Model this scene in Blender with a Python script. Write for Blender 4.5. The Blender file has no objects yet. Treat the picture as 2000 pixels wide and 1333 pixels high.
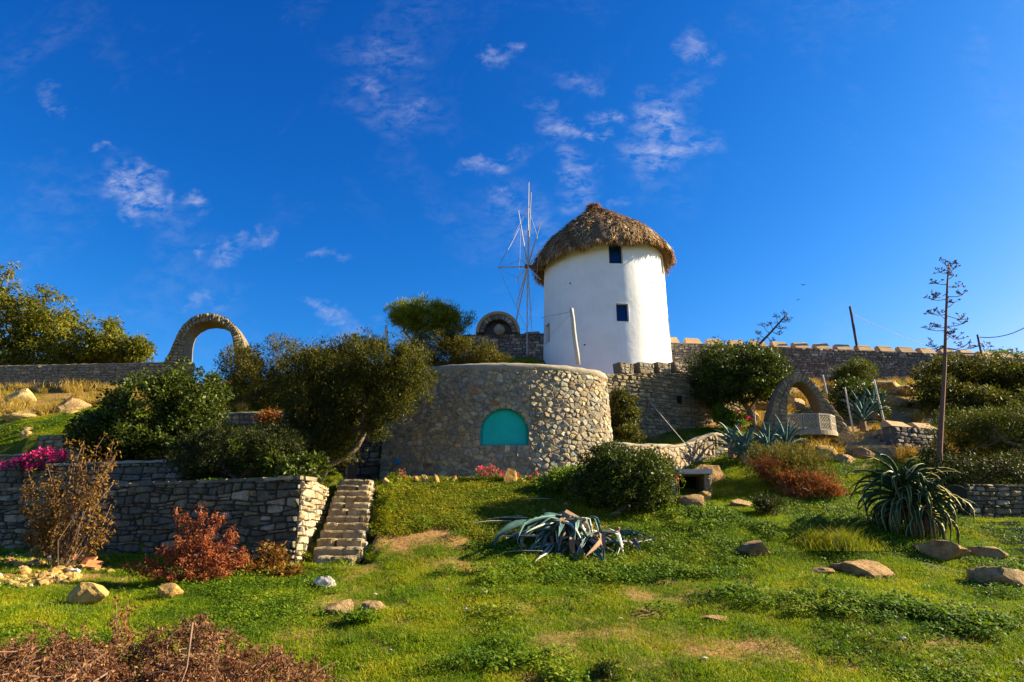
import bpy, bmesh, math, random
import numpy as np
from mathutils import Vector, Matrix, Euler

C = bpy.context.scene
R = math.radians
rnd = random.Random(7)
rng = np.random.default_rng(11)

# ------------------------------------------------------------------ camera
EYE = 1.6
PITCH = R(16.0)
LENS = 24.0
F = 2000 * LENS / 36.0
cam_d = bpy.data.cameras.new('camera')
cam_d.lens = LENS; cam_d.sensor_width = 36; cam_d.clip_end = 3000; cam_d.clip_start = 0.1
cam = bpy.data.objects.new('camera', cam_d)
cam.location = (0, 0, EYE); cam.rotation_euler = (R(90) + PITCH, 0, 0)
C.collection.objects.link(cam); C.camera = cam

# ------------------------------------------------------------------ light
SUN_AZ = R(81.0)      # compass direction to the sun, clockwise from +Y
SUN_EL = R(28.0)
SUN_STR = 5.0
SKY_STR = 0.12
C.view_settings.view_transform = 'Standard'
C.view_settings.look = 'None'
C.view_settings.exposure = 1.75
C.view_settings.gamma = 1.0
C.view_settings.use_curve_mapping = False

sun_d = bpy.data.lights.new('sun', 'SUN')
sun_d.energy = SUN_STR; sun_d.angle = R(0.5); sun_d.color = (1.0, 0.865, 0.58)
sun = bpy.data.objects.new('sun', sun_d)
sd = Vector((math.sin(SUN_AZ) * math.cos(SUN_EL), math.cos(SUN_AZ) * math.cos(SUN_EL), math.sin(SUN_EL)))
sun.rotation_euler = (-sd).to_track_quat('-Z', 'Y').to_euler()
C.collection.objects.link(sun)

def nd(nt, typ, **kw):
    n = nt.nodes.new(typ)
    for k, v in kw.items():
        if k.startswith('i_'):
            key = k[2:]
            key = int(key) if key.isdigit() else key.replace('_', ' ')
            n.inputs[key].default_value = v
        else:
            setattr(n, k, v)
    return n

def mathn(nt, op, a, b=None, c=None, clamp=False):
    n = nt.nodes.new('ShaderNodeMath'); n.operation = op; n.use_clamp = clamp
    for i, v in enumerate((a, b, c)):
        if v is None: continue
        if isinstance(v, (int, float)): n.inputs[i].default_value = v
        else: nt.links.new(v, n.inputs[i])
    return n.outputs[0]

def ray(px, py):
    """world direction through a point of the 2000x1333 picture"""
    xc = (px - 1000) / F; yc = (666.5 - py) / F
    return Vector((xc, math.cos(PITCH) - yc * math.sin(PITCH), math.sin(PITCH) + yc * math.cos(PITCH)))

def at(px, py, Y):
    d = ray(px, py)
    return Vector((d.x, d.y, d.z)) * (Y / d.y) + Vector((0, 0, EYE))

def build_world():
    w = bpy.data.worlds.new('World'); C.world = w; w.use_nodes = True
    nt = w.node_tree; nt.nodes.clear(); L = nt.links.new
    sky = nt.nodes.new('ShaderNodeTexSky'); sky.sky_type = 'NISHITA'
    sky.sun_disc = False; sky.sun_elevation = SUN_EL; sky.sun_rotation = SUN_AZ
    sky.altitude = 50; sky.air_density = 1.0; sky.dust_density = 0.6; sky.ozone_density = 2.2
    # deep polarised blue: steeper response of the physical sky
    s1 = nd(nt, 'ShaderNodeVectorMath', operation='MULTIPLY'); L(sky.outputs[0], s1.inputs[0]); s1.inputs[1].default_value = (.115, .115, .115)
    sp_ = nd(nt, 'ShaderNodeSeparateXYZ'); L(s1.outputs[0], sp_.inputs[0]); hs = nd(nt, 'ShaderNodeCombineXYZ')
    for i_, (g_, k_, o_, c_) in enumerate(((3.3, 22.0, .004, 2.2), (1.58, 4.4, 0.03, 3.6), (1.06, 4.5, 0.0, 5.0))):
        L(mathn(nt, 'MINIMUM', mathn(nt, 'MULTIPLY_ADD', mathn(nt, 'POWER', sp_.outputs[i_], g_), k_, o_), c_), hs.inputs[i_])
    tc = nd(nt, 'ShaderNodeTexCoord')
    sep = nd(nt, 'ShaderNodeSeparateXYZ'); L(tc.outputs['Generated'], sep.inputs[0])
    y = mathn(nt, 'MAXIMUM', sep.outputs[1], 0.05)
    u = mathn(nt, 'DIVIDE', sep.outputs[0], y)
    v = mathn(nt, 'DIVIDE', sep.outputs[2], y)
    cmb = nd(nt, 'ShaderNodeCombineXYZ'); L(u, cmb.inputs[0]); L(v, cmb.inputs[1])
    # distorted coordinates for ragged wisps
    n1 = nd(nt, 'ShaderNodeTexNoise', i_Scale=9.0, i_Detail=6.0, i_Roughness=0.6)
    L(cmb.outputs[0], n1.inputs['Vector'])
    sub = nd(nt, 'ShaderNodeVectorMath', operation='SUBTRACT'); L(n1.outputs['Color'], sub.inputs[0]); sub.inputs[1].default_value = (.5, .5, .5)
    scl = nd(nt, 'ShaderNodeVectorMath', operation='SCALE'); L(sub.outputs[0], scl.inputs[0]); scl.inputs['Scale'].default_value = 0.17
    add = nd(nt, 'ShaderNodeVectorMath', operation='ADD'); L(cmb.outputs[0], add.inputs[0]); L(scl.outputs[0], add.inputs[1])
    uv = add.outputs[0]
    # px, py, half width px, half height px, tilt deg, strength
    blobs = [(1290, 225, 62, 34, 50, .75), (1300, 285, 62, 24, 12, .85), (1340, 165, 40, 18, 35, .32), (1370, 86, 30, 20, -20, .5), (1110, 275, 24, 20, 10, .65),
             (1175, 235, 26, 13, -20, .6), (1165, 275, 13, 9, 0, .6), (1128, 355, 26, 34, -30, .6), (1210, 398, 14, 14, 0, .4),
             (972, 106, 14, 18, 0, .55), (1008, 94, 18, 16, 0, .55), (1072, 245, 18, 22, 20, .35), (950, 322, 46, 14, 15, .55), (990, 378, 26, 9, 12, .42),
             (262, 378, 62, 26, -35, .85), (300, 408, 20, 11, -20, .5), (338, 390, 13, 14, 0, .55), (383, 403, 20, 11, 0, .6), (180, 301, 22, 8, -15, .4),
             (282, 332, 32, 9, -12, .4), (457, 469, 18, 14, 0, .5), (497, 460, 18, 16, 0, .45), (400, 470, 9, 8, 0, .35), (620, 500, 20, 9, 0, .55), (655, 502, 22, 9, -10, .35),
             (640, 600, 36, 12, 10, .5), (650, 662, 40, 22, 30, .55), (695, 615, 36, 10, 15, .35), (430, 570, 38, 14, 10, .28), (805, 212, 12, 12, 0, .5), (745, 185, 40, 12, -20, .3),
             (770, 225, 90, 30, -15, .16), (735, 115, 60, 30, -15, .2), (107, 205, 14, 12, 0, .4), (95, 182, 20, 12, 0, .25), (1030, 440, 50, 60, 10, .3), (1120, 165, 30, 14, 0, .3), (1290, 350, 40, 60, 60, .12), (1250, 330, 16, 50, 0, .16)]
    tot = None
    for (px, py, w_, h_, t_, s_) in blobs:
        d = ray(px, py); cu, cv = d.x / d.y, d.z / d.y
        k = 1.0 / (F * (d.y ** 1.0)) * 1.0
        mp = nd(nt, 'ShaderNodeMapping', vector_type='TEXTURE'); L(uv, mp.inputs[0])
        mp.inputs['Location'].default_value = (cu, cv, 0)
        mp.inputs['Rotation'].default_value = (0, 0, R(t_))
        mp.inputs['Scale'].default_value = (w_ * k * 1.55, h_ * k * 1.75, 1)
        ln = nd(nt, 'ShaderNodeVectorMath', operation='LENGTH'); L(mp.outputs[0], ln.inputs[0])
        m = nd(nt, 'ShaderNodeMapRange', interpolation_type='SMOOTHSTEP'); L(ln.outputs['Value'], m.inputs[0])
        m.inputs[1].default_value = 1.25; m.inputs[2].default_value = 0.0; m.inputs[3].default_value = 0; m.inputs[4].default_value = s_
        tot = m.outputs[0] if tot is None else mathn(nt, 'MAXIMUM', tot, m.outputs[0])
    mp = nd(nt, 'ShaderNodeMapping'); L(cmb.outputs[0], mp.inputs[0]); mp.inputs['Rotation'].default_value = (0, 0, R(-35)); mp.inputs['Scale'].default_value = (13, 22, 1)
    n2 = nd(nt, 'ShaderNodeTexNoise', i_Scale=2.0, i_Detail=12.0, i_Roughness=0.68, i_Distortion=.35); L(mp.outputs[0], n2.inputs['Vector'])
    r2 = nd(nt, 'ShaderNodeMapRange'); L(n2.outputs[0], r2.inputs[0]); r2.inputs[1].default_value = 0.40; r2.inputs[2].default_value = 0.72
    c1 = mathn(nt, 'MULTIPLY', tot, r2.outputs[0])
    # very faint broad cirrus
    n3 = nd(nt, 'ShaderNodeTexNoise', i_Scale=2.4, i_Detail=8.0, i_Roughness=0.62, i_Distortion=1.1); L(cmb.outputs[0], n3.inputs['Vector'])
    r3 = nd(nt, 'ShaderNodeMapRange'); L(n3.outputs[0], r3.inputs[0]); r3.inputs[1].default_value = 0.5; r3.inputs[2].default_value = 0.8; r3.inputs[4].default_value = 0.22
    c2 = mathn(nt, 'MULTIPLY', r3.outputs[0], r2.outputs[0])
    fac = mathn(nt, 'ADD', c1, c2, clamp=True)
    up = nd(nt, 'ShaderNodeMapRange'); L(sep.outputs[1], up.inputs[0]); up.inputs[1].default_value = 0.1; up.inputs[2].default_value = 0.4
    fac = mathn(nt, 'MULTIPLY', fac, up.outputs[0])
    mix = nd(nt, 'ShaderNodeMix', data_type='RGBA'); L(fac, mix.inputs[0]); L(hs.outputs[0], mix.inputs[6])
    mix.inputs[7].default_value = (1.5, 1.62, 2.2, 1)
    bg = nd(nt, 'ShaderNodeBackground'); L(mix.outputs[2], bg.inputs[0]); bg.inputs[1].default_value = SKY_STR
    out = nd(nt, 'ShaderNodeOutputWorld'); L(bg.outputs[0], out.inputs[0])
build_world()

# ------------------------------------------------------------------ helpers
def tag(o, label=None, cat=None, group=None, kind=None):
    if label: o['label'] = label
    if cat: o['category'] = cat
    if group: o['group'] = group
    if kind: o['kind'] = kind
    return o

def empty(name, loc, label, cat, group=None, kind=None):
    o = bpy.data.objects.new(name, None); C.collection.objects.link(o)
    o.location = loc; o.empty_display_size = .2
    return tag(o, label, cat, group, kind or 'thing')

def rootpos(parent):
    p = Vector((0, 0, 0))
    while parent is not None:
        p += parent.location; parent = parent.parent
    return p

def link(name, me, parent=None):
    o = bpy.data.objects.new(name, me); C.collection.objects.link(o)
    if parent is not None: o.parent = parent
    return o

def mesh(name, verts, faces, mats, parent=None, tint=None, fmat=None, smooth=False, loc=None):
    """verts in world coordinates; shifted into the local space of the parent (or of loc)."""
    V = np.asarray(verts, dtype=np.float32).reshape(-1, 3)
    off = rootpos(parent) if parent is not None else Vector(loc or (0, 0, 0))
    V = V - np.array(off, dtype=np.float32)
    me = bpy.data.meshes.new(name)
    if isinstance(faces, np.ndarray):
        nf, k = faces.shape
        me.vertices.add(len(V)); me.vertices.foreach_set('co', V.ravel())
        me.loops.add(nf * k); me.loops.foreach_set('vertex_index', faces.ravel().astype(np.int32))
        me.polygons.add(nf); me.polygons.foreach_set('loop_start', np.arange(0, nf * k, k, dtype=np.int32))
        me.update(calc_edges=True)
    else:
        me.from_pydata(V.tolist(), [], faces); me.update()
    for m in (mats if isinstance(mats, (list, tuple)) else [mats]): me.materials.append(m)
    n = len(me.polygons)
    if tint is not None:
        a = me.attributes.new('tint', 'FLOAT', 'FACE')
        t = np.full(n, tint, dtype=np.float32) if np.isscalar(tint) else np.asarray(tint, dtype=np.float32)
        a.data.foreach_set('value', t)
    if fmat is not None: me.polygons.foreach_set('material_index', np.asarray(fmat, dtype=np.int32))
    if smooth: me.polygons.foreach_set('use_smooth', np.ones(n, dtype=bool))
    o = link(name, me, parent)
    if parent is None and loc is not None: o.location = loc
    return o

class MB:
    def __init__(s): s.v = []; s.f = []; s.t = []; s.m = []
    def add(s, v, f, tint=.5, mi=0):
        b = len(s.v); s.v += [tuple(p) for p in v]; s.f += [tuple(i + b for i in q) for q in f]
        s.t += [tint] * len(f); s.m += [mi] * len(f)
    def box(s, c, size, rz=0, tint=.5, mi=0, taper=1.0):
        hx, hy, hz = (q / 2 for q in size); cs, sn = math.cos(rz), math.sin(rz); v = []
        for z, k in ((-hz, 1), (hz, taper)):
            for x, y in ((-hx, -hy), (hx, -hy), (hx, hy), (-hx, hy)):
                x *= k; y *= k
                v.append((c[0] + x * cs - y * sn, c[1] + x * sn + y * cs, c[2] + z))
        s.add(v, [(3, 2, 1, 0), (4, 5, 6, 7), (0, 1, 5, 4), (1, 2, 6, 5), (2, 3, 7, 6), (3, 0, 4, 7)], tint, mi)
    def tube(s, pts, radii, sides=7, tint=.5, mi=0, caps=True):
        pts = [Vector(p) for p in pts]; v = []; f = []
        if not hasattr(radii, '__len__'): radii = [radii] * len(pts)
        for i, p in enumerate(pts):
            d = (pts[min(i + 1, len(pts) - 1)] - pts[max(i - 1, 0)]).normalized()
            a = d.cross(Vector((0, 1, .13)) if abs(d.y) < .9 else Vector((1, 0, 0))).normalized(); b = d.cross(a)
            for k in range(sides):
                t = 2 * math.pi * k / sides
                v.append(p + (a * math.cos(t) + b * math.sin(t)) * radii[i])
        for i in range(len(pts) - 1):
            for k in range(sides):
                k2 = (k + 1) % sides
                f.append((i * sides + k, (i + 1) * sides + k, (i + 1) * sides + k2, i * sides + k2))
        if caps:
            f.append(tuple(range(sides))); f.append(tuple(reversed(range((len(pts) - 1) * sides, len(pts) * sides))))
        s.add(v, f, tint, mi)
    def build(s, name, mats, parent=None, smooth=False, loc=None):
        return mesh(name, s.v, s.f, mats, parent, tint=s.t, fmat=s.m, smooth=smooth, loc=loc)

def value_noise(x, y, scale, seed):
    """smooth 2D value noise, vectorised"""
    x = np.asarray(x, dtype=np.float64) / scale; y = np.asarray(y, dtype=np.float64) / scale
    xi = np.floor(x).astype(np.int64); yi = np.floor(y).astype(np.int64)
    fx = x - xi; fy = y - yi; fx = fx * fx * (3 - 2 * fx); fy = fy * fy * (3 - 2 * fy)
    def h(a, b):
        n = (a * 374761393 + b * 668265263 + seed * 1442695041) & 0x7fffffff
        n = ((n ^ (n >> 13)) * 1274126177) & 0x7fffffff
        return ((n ^ (n >> 16)) & 0xffff) / 65535.0
    return (h(xi, yi) * (1 - fx) + h(xi + 1, yi) * fx) * (1 - fy) + (h(xi, yi + 1) * (1 - fx) + h(xi + 1, yi + 1) * fx) * fy

def fbm(x, y, scale, seed, octv=4):
    s = 0; a = 1; t = 0
    for i in range(octv):
        s = s + a * value_noise(x, y, scale / 2 ** i, seed + i * 17); t += a; a *= .5
    return s / t

# ------------------------------------------------------------------ materials
def new_mat(name):
    m = bpy.data.materials.new(name); m.use_nodes = True
    nt = m.node_tree; nt.nodes.clear()
    out = nt.nodes.new('ShaderNodeOutputMaterial'); b = nt.nodes.new('ShaderNodeBsdfPrincipled')
    nt.links.new(b.outputs[0], out.inputs[0])
    b.inputs['Roughness'].default_value = .9
    b.inputs['Specular IOR Level'].default_value = .15
    return m, nt, b, out

def ramp(nt, fac, cols, interp='LINEAR'):
    r = nt.nodes.new('ShaderNodeValToRGB'); r.color_ramp.interpolation = interp
    e = r.color_ramp.elements
    while len(e) < len(cols): e.new(.5)
    for i, c in enumerate(cols):
        pos, col = c if len(c) == 2 else (i / (len(cols) - 1), c)
        e[i].position = pos; e[i].color = (*col, 1)
    if fac is not None: nt.links.new(fac, r.inputs[0])
    return r.outputs[0]

def noise(nt, scale, detail=5, rough=.6, vec=None, dist=0):
    n = nd(nt, 'ShaderNodeTexNoise', i_Scale=scale, i_Detail=detail, i_Roughness=rough, i_Distortion=dist)
    if vec is None:
        g = nd(nt, 'ShaderNodeNewGeometry'); vec = g.outputs['Position']
    nt.links.new(vec, n.inputs['Vector'])
    return n.outputs[0]

def mixc(nt, fac, a, b, mode='MIX'):
    m = nd(nt, 'ShaderNodeMix', data_type='RGBA', blend_type=mode)
    for i, v in ((0, fac), (6, a), (7, b)):
        if isinstance(v, (int, float)): m.inputs[i].default_value = v
        elif isinstance(v, tuple): m.inputs[i].default_value = (*v, 1)
        else: nt.links.new(v, m.inputs[i])
    return m.outputs[2]

def bump(nt, b, h, strength=.5, dist=.02):
    n = nd(nt, 'ShaderNodeBump'); n.inputs['Strength'].default_value = strength; n.inputs['Distance'].default_value = dist
    nt.links.new(h, n.inputs['Height']); nt.links.new(n.outputs[0], b.inputs['Normal'])

def tint_attr(nt):
    a = nd(nt, 'ShaderNodeAttribute'); a.attribute_name = 'tint'; return a.outputs['Fac']

def stone_mat(name, cols, nscale=9, bstr=.7, bd=.03, lichen=None, interp='LINEAR'):
    m, nt, b, out = new_mat(name)
    base = ramp(nt, tint_attr(nt), cols, interp)
    n = noise(nt, nscale, 7, .65)
    v = ramp(nt, n, [(0.3, (.62, .61, .58)), (.68, (1.5, 1.48, 1.42))])
    c = mixc(nt, 1.0, base, v, 'MULTIPLY')
    if lichen:
        n2 = noise(nt, 2.2, 6, .7)
        f = ramp(nt, n2, [(.52, (0, 0, 0)), (.66, (.75, .75, .75))])
        c = mixc(nt, f, c, lichen)
    nt.links.new(c, b.inputs['Base Color'])
    n3 = noise(nt, nscale * 3.2, 8, .7)
    bump(nt, b, n3, bstr, bd)
    return m

def leaf_mat(name, cols, trans=.35, rough=.55, tw=None):
    m, nt, b, out = new_mat(name)
    t = tint_attr(nt)
    c = ramp(nt, t, cols)
    nt.links.new(c, b.inputs['Base Color']); b.inputs['Roughness'].default_value = rough
    tr = nd(nt, 'ShaderNodeBsdfTranslucent')
    c2 = mixc(nt, 1.0, c, tw or (1.25, 1.3, .5), 'MULTIPLY'); nt.links.new(c2, tr.inputs[0])
    ms = nd(nt, 'ShaderNodeMixShader'); ms.inputs[0].default_value = trans
    nt.links.new(b.outputs[0], ms.inputs[1]); nt.links.new(tr.outputs[0], ms.inputs[2]); nt.links.new(ms.outputs[0], out.inputs[0])
    return m

def plain(name, col, rough=.8, nscale=8, var=.25, bstr=.25, bd=.01, metal=0):
    m, nt, b, out = new_mat(name)
    n = noise(nt, nscale, 6, .6)
    v = ramp(nt, n, [(.25, (1 - var,) * 3), (.75, (1 + var,) * 3)])
    c = mixc(nt, 1.0, col, v, 'MULTIPLY'); nt.links.new(c, b.inputs['Base Color'])
    b.inputs['Roughness'].default_value = rough; b.inputs['Metallic'].default_value = metal
    bump(nt, b, noise(nt, nscale * 4, 6, .6), bstr, bd)
    return m

# stone palettes
M = {}
M['tower_stone'] = stone_mat('tower_stone', [(0, (.24, .18, .12)), (.12, (.29, .25, .18)), (.25, (.37, .29, .18)), (.38, (.20, .19, .17)), (.5, (.45, .37, .25)), (.62, (.30, .21, .12)), (.74, (.24, .26, .24)), (.86, (.42, .31, .15)), (.95, (.52, .45, .33)), (1, (.36, .16, .05))], 9, 1.0, .05)
M['tower_mortar'] = plain('tower_mortar', (.29, .23, .15), .95, 5, .25, .6, .03)
M['coping_mortar'] = plain('coping_mortar', (.30, .25, .175), .95, 4, .2, .5, .02)
M['shaded_stone'] = stone_mat('shaded_stone', [(0, (.085, .074, .055)), (.2, (.13, .118, .09)), (.4, (.18, .145, .095)), (.6, (.10, .10, .088)), (.8, (.23, .185, .12)), (1, (.34, .29, .21))], 8, .9, .05, lichen=(.20, .17, .09))  # darkened: shade on the walls is put into the stone colour
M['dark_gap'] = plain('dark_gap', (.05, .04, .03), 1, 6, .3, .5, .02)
M['brown_stone'] = stone_mat('brown_stone', [(0, (.19, .145, .085)), (.25, (.27, .21, .12)), (.5, (.19, .165, .12)), (.75, (.33, .265, .155)), (1, (.24, .18, .095))], 6, .9, .05, lichen=(.26, .18, .07))
M['brown_gap'] = plain('brown_gap', (.17, .135, .085), 1, 6, .3, .5, .02)
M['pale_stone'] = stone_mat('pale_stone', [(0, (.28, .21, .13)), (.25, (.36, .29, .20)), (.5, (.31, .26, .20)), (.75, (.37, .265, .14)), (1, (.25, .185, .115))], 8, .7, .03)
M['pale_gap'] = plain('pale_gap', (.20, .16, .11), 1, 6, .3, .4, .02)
M['far_stone'] = stone_mat('far_stone', [(0, (.11, .095, .085)), (.3, (.19, .16, .135)), (.6, (.14, .125, .12)), (.85, (.28, .235, .19)), (1, (.42, .36, .29))], 7, .8, .04)
M['far_gap'] = plain('far_gap', (.10, .09, .085), 1, 6, .3, .5, .02)
M['ochre_wall_stone'] = stone_mat('ochre_wall_stone', [(0, (.19, .15, .10)), (.3, (.27, .21, .13)), (.6, (.21, .18, .14)), (1, (.34, .27, .18))], 7, .8, .04)
M['merlon'] = plain('merlon_plaster', (.36, .24, .125), .9, 3, .25, .5, .02)
M['rock'] = stone_mat('rock', [(0, (.36, .21, .09)), (.5, (.45, .28, .13)), (1, (.48, .33, .17))], 6, 1.0, .14, lichen=(.13, .10, .05))
M['yellow_rock'] = stone_mat('yellow_rock', [(0, (.36, .20, .055)), (.5, (.44, .27, .085)), (1, (.42, .30, .13))], 6, 1.0, .05)
M['white_rock'] = stone_mat('white_rock', [(0, (.46, .41, .34)), (1, (.52, .47, .41))], 6, .9, .05)
M['brick_orange'] = plain('brick_orange', (.55, .19, .07), .9, 12, .2, .4, .01)
M['slab'] = plain('concrete_slab', (.58, .46, .38), .9, 4, .15, .4, .01)
M['white'] = None
def plaster():
    m, nt, b, out = new_mat('white_plaster')
    n = noise(nt, 1.1, 7, .62); n2 = noise(nt, .28, 4, .5)
    c = ramp(nt, n, [(.3, (.74, .72, .68)), (.6, (.82, .80, .77))])
    g = nd(nt, 'ShaderNodeNewGeometry'); mp = nd(nt, 'ShaderNodeMapping'); mp.inputs['Scale'].default_value = (4, 4, .22)
    nt.links.new(g.outputs['Position'], mp.inputs[0])
    st = noise(nt, 1.0, 6, .6, mp.outputs[0])
    c = mixc(nt, ramp(nt, st, [(.5, (0, 0, 0)), (.8, (.28, .28, .28))]), c, (.62, .58, .50))
    nt.links.new(c, b.inputs['Base Color']); bump(nt, b, noise(nt, 3.5, 6, .55), .25, .04)
    return m
M['white'] = plaster()
M['thatch'] = stone_mat('thatch', [(0, (.13, .07, .03)), (.3, (.28, .16, .07)), (.6, (.43, .26, .11)), (.85, (.56, .38, .19)), (1, (.68, .53, .34))], 5, .3, .01)
M['thatch_base'] = plain('thatch_base', (.14, .09, .05), 1, 6, .3, .5, .03)
M['pane'] = plain('dark_blue_pane', (.006, .035, .13), .12, 4, .05, 0, .001)
M['frame_blue'] = plain('blue_frame', (.02, .05, .13), .45, 10, .1, .1, .002)
M['stalk_brown'] = plain('stalk_brown', (.16, .085, .06), .85, 12, .25, .3, .01)
M['old_wood'] = plain('old_wood', (.22, .15, .09), .85, 14, .3, .5, .01)
M['grey_pole'] = plain('grey_pole', (.42, .38, .33), .8, 12, .2, .4, .01)
M['spar'] = plain('spar_metal', (.50, .48, .47), .5, 12, .15, .1, .005)
M['wire'] = plain('wire', (.33, .35, .40), .6, 12, .1, 0, .001)
M['dark_pole'] = plain('dark_pole', (.055, .045, .045), .8, 12, .2, .3, .01)
M['white_stick'] = plain('white_stick', (.55, .50, .44), .8, 12, .2, .2, .01)
M['turq'] = plain('turquoise_board', (.01, .46, .36), .6, 2.5, .12, .1, .003)
M['turq_frame'] = plain('turquoise_frame', (.01, .30, .24), .6, 2.5, .1, .1, .003)
M['bark'] = plain('bark', (.17, .13, .09), .95, 9, .35, .9, .03)
M['bark_pale'] = plain('bark_pale', (.20, .145, .095), .95, 9, .3, .8, .02)
M['twig'] = plain('twig', (.20, .12, .08), .95, 12, .3, .3, .01)
M['twig_pale'] = plain('twig_pale', (.32, .24, .16), .95, 12, .3, .3, .01)
M['black'] = plain('near_black', (.012, .009, .008), .95, 6, .2, .1, .01)  # plain near-black for holes, slit and grill inside
M['blue_paint'] = plain('blue_painted_stone', (.02, .22, .42), .8, 8, .2, .5, .02)
# leaves
M['l_olive'] = leaf_mat('leaf_olive', [(0, (.018, .022, .004)), (.5, (.052, .054, .006)), (1, (.15, .125, .012))])
M['l_euca'] = leaf_mat('leaf_olive_yellow', [(0, (.045, .048, .005)), (.5, (.115, .115, .008)), (1, (.26, .22, .018))])
M['l_pine'] = leaf_mat('leaf_pine', [(0, (.012, .02, .003)), (.5, (.045, .055, .004)), (1, (.14, .14, .010))])
M['l_umbrella'] = leaf_mat('leaf_umbrella_pine', [(0, (.05, .07, .004)), (.5, (.18, .20, .007)), (1, (.34, .33, .014))])
M['l_gloss'] = leaf_mat('leaf_glossy', [(0, (.012, .020, .004)), (.55, (.042, .060, .007)), (1, (.17, .19, .025))], .28, .42)
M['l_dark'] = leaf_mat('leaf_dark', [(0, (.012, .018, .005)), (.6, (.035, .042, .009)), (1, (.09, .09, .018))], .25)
M['l_heath'] = leaf_mat('leaf_heath', [(0, (.03, .032, .005)), (.5, (.085, .075, .008)), (1, (.21, .15, .018))])
M['l_red'] = leaf_mat('leaf_red_dead', [(0, (.13, .03, .012)), (.5, (.27, .072, .024)), (1, (.40, .14, .05))], .3, .8, (1.2, .8, .5))
M['l_brown'] = leaf_mat('leaf_brown_dead', [(0, (.05, .020, .010)), (.5, (.17, .072, .030)), (1, (.42, .22, .10))], .25, .8, (1.2, .9, .6))
M['l_autumn'] = leaf_mat('leaf_autumn', [(0, (.06, .03, .008)), (.5, (.18, .09, .018)), (1, (.42, .27, .05))], .4, .7, (1.2, .9, .4))
M['l_orange'] = leaf_mat('leaf_rust', [(0, (.10, .035, .012)), (.5, (.24, .09, .025)), (1, (.40, .21, .06))], .3, .8, (1.2, .8, .4))
M['l_straw'] = leaf_mat('straw_blades', [(0, (.20, .13, .03)), (.5, (.36, .25, .05)), (1, (.50, .38, .10))], .35, .7, (1.2, 1, .5))
M['l_green'] = leaf_mat('leaf_bright_green', [(0, (.04, .08, .008)), (.5, (.10, .16, .012)), (1, (.19, .24, .03))], .35)
M['petal_pink'] = leaf_mat('petal_pink', [(0, (.50, .015, .12)), (1, (.72, .05, .25))], .3, .6, (1.1, .8, .9))
M['petal_red'] = leaf_mat('petal_red', [(0, (.55, .03, .07)), (1, (.75, .08, .16))], .3, .6, (1.1, .8, .9))
M['agave'] = plain('agave_blue_green', (.055, .115, .105), .5, 5, .3, .2, .01)
M['agave_green'] = plain('agave_dark_green', (.022, .050, .020), .5, 5, .3, .2, .01)
M['agave_margin'] = plain('agave_yellow_margin', (.30, .26, .08), .5, 6, .2, .1, .01)
M['agave_pale_lit'] = plain('agave_pale_lit_edge', (.50, .47, .36), .6, 6, .25, .2, .01)  # pale leaf edges with cream sunlit highlights painted in
M['agave_dead'] = plain('agave_dead_brown', (.24, .15, .09), .9, 8, .35, .5, .02)

# ------------------------------------------------------------------ terrain height
CP = [  # picture x, picture y, depth Y  (points of the ground surface)
 (1000,1333,8.5),(1000,1200,11),(1000,1100,14),(1000,1000,17),(1000,948,19.3),(800,948,19.3),(1100,950,19.3),
 (0,1333,8.5),(0,1250,10),(0,1160,12),(0,1090,14.6),(150,1100,14.2),(300,1333,8.5),(300,1200,11),(300,1140,13),(330,1112,14.0),
 (0,1082,17.6),(150,1088,16.8),(300,1102,15.9),(450,1112,14.9),(-300,1070,19.4),
 (590,1116,14.2),(590,1200,11),(590,1333,8.5),(700,1107,14.4),(745,950,19.0),(735,1000,17.2),(718,1050,15.8),(760,1100,14.3),
 (1300,1333,8.5),(1300,1200,11),(1300,1100,13.8),(1300,1000,16.6),(1250,955,18.6),(1345,962,18.8),(1400,950,19.8),(1420,905,22),
 (1700,1333,8.5),(1700,1200,11),(1700,1130,13),(1700,1060,15.0),(1600,985,17.8),(1600,930,20),(1500,900,21.5),(1640,895,22),
 (2000,1333,8.5),(2000,1200,11),(2000,1150,12.4),(1900,1100,14),(2000,1085,14.8),(1760,960,18.6),(1950,1000,17.5),(1850,930,20.5),(2000,930,21),
 (1550,885,23.5),(1660,880,23.5),(1640,835,26),(1700,830,26.5),(1560,800,28),(1620,790,29),(1750,790,29.5),(1700,752,34),(1500,800,29),(1440,830,27),(1900,760,33),(1900,730,35.5),(1310,745,36),(1600,748,35.5),(1800,752,35.5),
 (2000,800,29),(2000,860,24),
 (1290,866,25.0),(1390,860,25.0),
 (50,882,21.5),(50,820,25),(50,775,31),(50,766,33.6),(300,762,33.6),(180,790,29),(450,800,27.5),(500,800,27.5),(480,845,24.6),(420,845,24.4),(300,900,21.5),
 (600,740,33),(700,730,33),(850,718,33),(950,705,33),(1040,704,33.5),(620,900,20.6),(700,905,21.5),
]
def fixedpts():
    P = [tuple(at(*c)) for c in CP]
    P += [(0, 0, -.05), (-8, 0, -.1), (8, 0, -.1), (0, -12, -1.4), (-30, -12, -1.6), (30, -12, -1.4), (-14, 4, -.05), (14, 4, .1),
          (-30, 12, 1.0), (-30, 22, 4.2), (-34, 34, 8.8), (34, 12, 1.6), (34, 22, 5.2), (36, 34, 9.6),
          (-30, 48, 9.6), (-12, 48, 9.6), (0, 48, 9.6), (12, 48, 10.6), (30, 48, 10.8), (5, 40, 9.4), (-5, 30, 7.6), (-10, 30, 7.6)]
    return np.array(P)
_P = fixedpts()
def _tps(r2): return np.where(r2 > 1e-9, r2 * np.log(r2 + 1e-12), 0) * .5
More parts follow.
